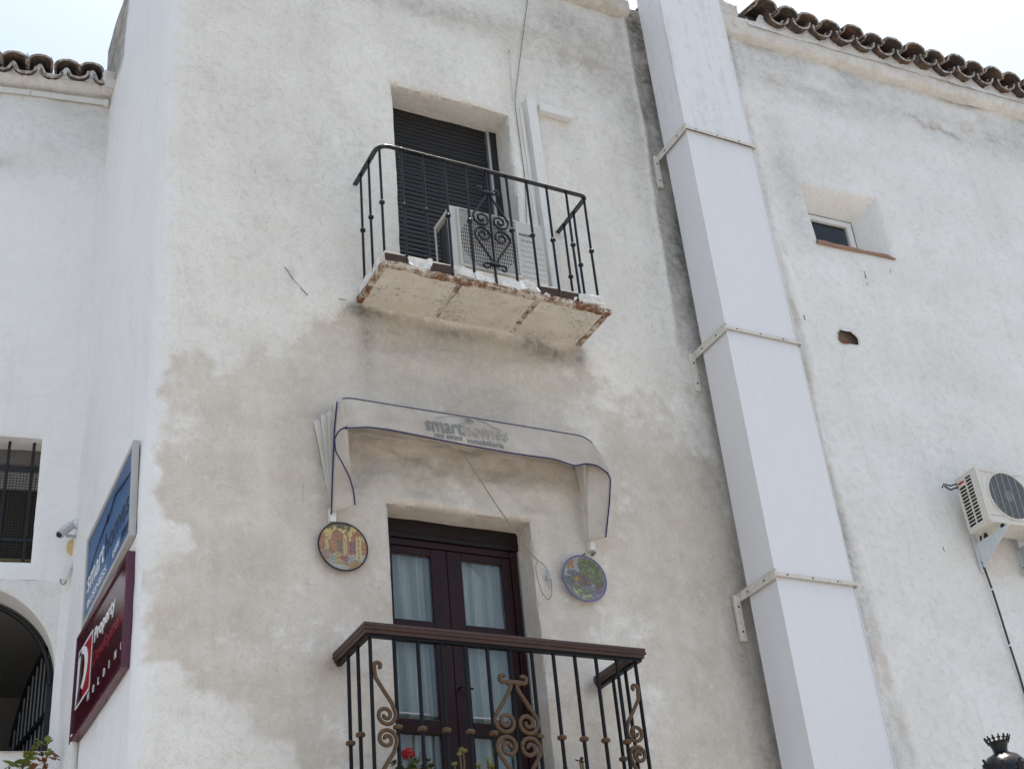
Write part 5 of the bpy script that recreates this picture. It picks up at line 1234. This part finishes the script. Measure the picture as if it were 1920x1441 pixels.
MB().lathe([(.044, .004), (.052, -.006), (.088, -.022), (.118, -.055), (.138, -.10), (.145, -.14), (.13, -.15)], 32, lc).build('dome', 'iron', lan, smooth=True)
MB().lathe([(.140, -.125), (.160, -.130), (.168, -.150), (.160, -.175), (.13, -.18)], 32, lc).build('dome_rim', 'iron', lan, smooth=True)
cr = MB()
for k in range(12):
    a = 2*PI*k/12+.2; dr = np.array([math.cos(a), math.sin(a), 0]); tg = np.array([-math.sin(a), math.cos(a), 0]); p = lc+dr*.163+np.array([0, 0, -.14]); up2 = np.array([0, 0, 1])*.9+dr*.4; hh = 1.5 if k % 3 == 0 else 1.
    cr.obox(p+up2*.018*hh, tg, dr, up2, .012, .005, .024*hh); cr.obox(p+up2*.036*hh, tg, dr, up2, .022, .0052, .007); cr.obox(p+up2*.052*hh, tg, dr, up2, .006, .0048, .012)
cr.build('rim_crown', 'iron', lan)
bd = MB()
for k in range(6):
    a = 2*PI*k/6; p = lc+np.array([.145*math.cos(a), .145*math.sin(a), -.175]); q = lc+np.array([.09*math.cos(a), .09*math.sin(a), -.68]); bd.tube([p, q], .010, 6)
bd.build('cage', 'iron', lan, smooth=True)
V1 = [lc+np.array([.142*math.cos(2*PI*k/6), .142*math.sin(2*PI*k/6), -.18]) for k in range(6)]; V2 = [lc+np.array([.088*math.cos(2*PI*k/6), .088*math.sin(2*PI*k/6), -.675]) for k in range(6)]
for k in range(6): MB().add([V1[k], V1[(k+1) % 6], V2[(k+1) % 6], V2[k]], [(0, 1, 2, 3)]).build('pane', 'glass', lan)
MB().lathe([(.0, -.76), (.03, -.75), (.06, -.70), (.105, -.685), (.105, -.672), (0, -.67)], 20, lc).build('base', 'iron', lan, smooth=True)
wl = RIGHT.pt(wu+.0, lc[2]-.72, 0.); cb = lc+np.array([0, 0, -.75])
MB().tube(crv([cb, cb+(wl-cb)*.25+np.array([0, 0, -.14]), cb+(wl-cb)*.6+np.array([0, 0, -.22]), wl+np.array([0, 0, -.1])], 24), .016, 10).tube(crv([cb+(wl-cb)*.35+np.array([0, 0, -.17]), cb+(wl-cb)*.6+np.array([0, 0, -.45]), wl+np.array([0, 0, -.55])], 20), .012, 8).build('wall_arm', 'iron', lan, smooth=True)
MB().pbox(RIGHT, wu-.05, wu+.05, lc[2]-1.4, lc[2]-.7, -.01, .02).build('wall_plate', 'iron', lan, bevel=.004)

# ================================================================== PLANTS
def lobed_leaf(lobes=7, r=.035, cup=.25):
    m = MB(); n = 28; vs = [(0, 0, 0)]
    for k in range(n):
        a = -PI*.88+2*PI*.88*k/(n-1); q = r*(.80+.20*abs(math.cos(a*lobes/2))); vs.append((q*math.cos(a), q*math.sin(a), cup*q*abs(math.sin(a*lobes/2))*.5+cup*q*.3))
    m.add(vs, [(0, k, k+1) for k in range(1, n)]); return m
LEAF = {k: lobed_leaf(7, r_).mesh('leaf', M[mt], smooth=True) for k, r_, mt in (('g', .042, 'leaf'), ('r', .034, 'leaf_red'), ('d', .026, 'leaf_dark'))}
def put_leaf(parent, kind, p, rnd, s=1., face=None):
    o = inst('leaf', LEAF[kind], parent, p, (rnd.uniform(-.8, .8)+ (0 if face is None else face), rnd.uniform(-.7, .7), rnd.uniform(0, 6.28))); o.scale = (s, s, s); return o
# window-box geranium at the lower left
rnd = random.Random(3)
fb = LEFT.pt(-.16, 3.72, .20)
vp = thing('geranium', 'leggy geranium with yellowing and reddish leaves rising below the arched opening', 'plant', fb)
MB().pbox(LEFT, -.50, .0, 3.70, 3.88, .04, .24).build('planter', 'pot', vp, bevel=.01)
def lf_at(x, y, o=.20): u, z = LEFT.hit(x, y, o); return LEFT.pt(u, z, o)
stems = [[(30, 1500), (38, 1450), (48, 1424), (60, 1408), (72, 1396)], [(70, 1500), (80, 1441), (86, 1425), (89, 1412)], [(20, 1500), (15, 1450), (18, 1436)]]
m = MB()
for st in stems: m.tube(crv([lf_at(x, y) for x, y in st], 14), .006, 6)
m.build('stem', 'stem', vp, smooth=True)
for x, y, kd, s in [(76, 1392, 'g', 1.15), (88, 1386, 'g', .7), (94, 1387, 'g', .5), (68, 1398, 'g', .8), (58, 1413, 'g', 1.1), (50, 1416, 'g', .8), (62, 1418, 'g', .6), (20, 1433, 'g', 1.3), (42, 1432, 'g', 1.3), (38, 1440, 'g', 1.1), (12, 1440, 'g', 1.), (104, 1418, 'r', 1.2), (98, 1422, 'r', .8), (78, 1424, 'r', 1.0), (80, 1430, 'r', .9), (65, 1440, 'r', 1.2), (91, 1409, 'g', .6), (97, 1410, 'd', .7), (77, 1413, 'd', .8), (88, 1436, 'r', .6), (30, 1448, 'g', 1.2), (55, 1450, 'g', 1.), (100, 1450, 'r', 1.)]:
    put_leaf(vp, kd, lf_at(x, y, .20+rnd.uniform(-.02, .03)), rnd, s, -.7)
# potted plants on the lower balcony
def pot_plant(x, y, label, nm='potted_plant'):
    t = thing(nm, label, 'plant', (x, y, 3.416))
    MB().lathe([(0, 3.416), (.07, 3.416), (.095, 3.58), (.105, 3.58), (.105, 3.61), (.095, 3.61), (.088, 3.585), (0, 3.585)], 20, (x, y, 0)).build('pot', 'pot', t, smooth=True); return t
gY = -.30
t = pot_plant(2.84, gY, 'red flowering geranium in a pot behind the lower railing', 'geranium'); fpos = at(765, 1411, gY); rnd = random.Random(5)
MB().tube(crv([(2.84, gY, 3.59), (2.85, gY, 3.66), fpos], 12), .004, 6).build('stem', 'stem', t, smooth=True)
pe = MB()
for k in range(60):
    d_ = np.array([rnd.gauss(0, 1), rnd.gauss(0, 1), rnd.gauss(0, 1)]); d_ /= np.linalg.norm(d_); p = fpos+d_*np.array([.036, .036, .024])*rnd.uniform(.7, 1.05); a_ = np.cross(d_, (0.3, .2, 1)); a_ /= np.linalg.norm(a_); b_ = np.cross(d_, a_)
    pe.add([p-a_*.011, p-b_*.009+d_*.003, p+a_*.011, p+b_*.009+d_*.003], [(0, 1, 2, 3)])
pe.build('flower_head', 'petal', t)
for k in range(26): put_leaf(t, 'd', at(735+rnd.random()*55, 1425+rnd.random()*35, gY+rnd.uniform(-.05, .05)), rnd, rnd.uniform(.5, 1.1))
def succulent(x_px, y_px, X, label, n, kind='rosette', pts=()):
    t = pot_plant(X, gY+.02, label); r2 = random.Random(int(X*100))
    sm_ = MB()
    for (xx, yy, s) in [(x_px, y_px, 1.)]+list(pts):
        p = at(xx, yy, gY+.02); sm_.tube(crv([(X+r2.uniform(-.03, .03), gY+.02, 3.585), (p[0]+.005, gY+.02, (3.585+p[2])/2), p-np.array([0, 0, .004])], 10), [.006]*10, 6)
        ro = MB()
        for k in range(n):
            a = r2.uniform(0, 2*PI); e = r2.uniform(-.2, .7); d_ = np.array([math.cos(a)*math.cos(e), math.sin(a)*math.cos(e), math.sin(e)]); sd = np.cross(d_, (0, 0, 1)); sd /= np.linalg.norm(sd); u_ = np.cross(sd, d_); L_ = .030*s
            ro.add([p, p+d_*L_*.5+sd*L_*.28, p+d_*L_+u_*.006, p+d_*L_*.5-sd*L_*.28, p+d_*L_*.5-u_*.004], [(0, 1, 2, 3), (0, 1, 4), (1, 2, 4), (2, 3, 4), (3, 0, 4)])
        ro.build('rosette', kind, t)
    sm_.build('stem', 'stem', t, smooth=True); return t
succulent(868, 1408, 3.16, 'tall pale green succulent rosette in a pot behind the lower railing', 26, pts=((862, 1414, .6), (852, 1432, .6)))
succulent(922, 1437, 3.35, 'pale flowering succulent in a pot left of the central bronze scroll', 24, pts=((914, 1425, .7), (930, 1440, .8), (898, 1435, .7)))
succulent(800, 1425, 3.00, 'thin sparse green plant in a pot right of the red geranium', 12, 'leaf_dark', pts=((808, 1436, .9), (795, 1440, 1.)))
succulent(1087, 1424, 3.88, 'withered brown seed head on a thin stem at the right of the lower railing', 12, simple('withered', (.11, .05, .035), .9), pts=((1092, 1428, .6), (1060, 1440, .6)))
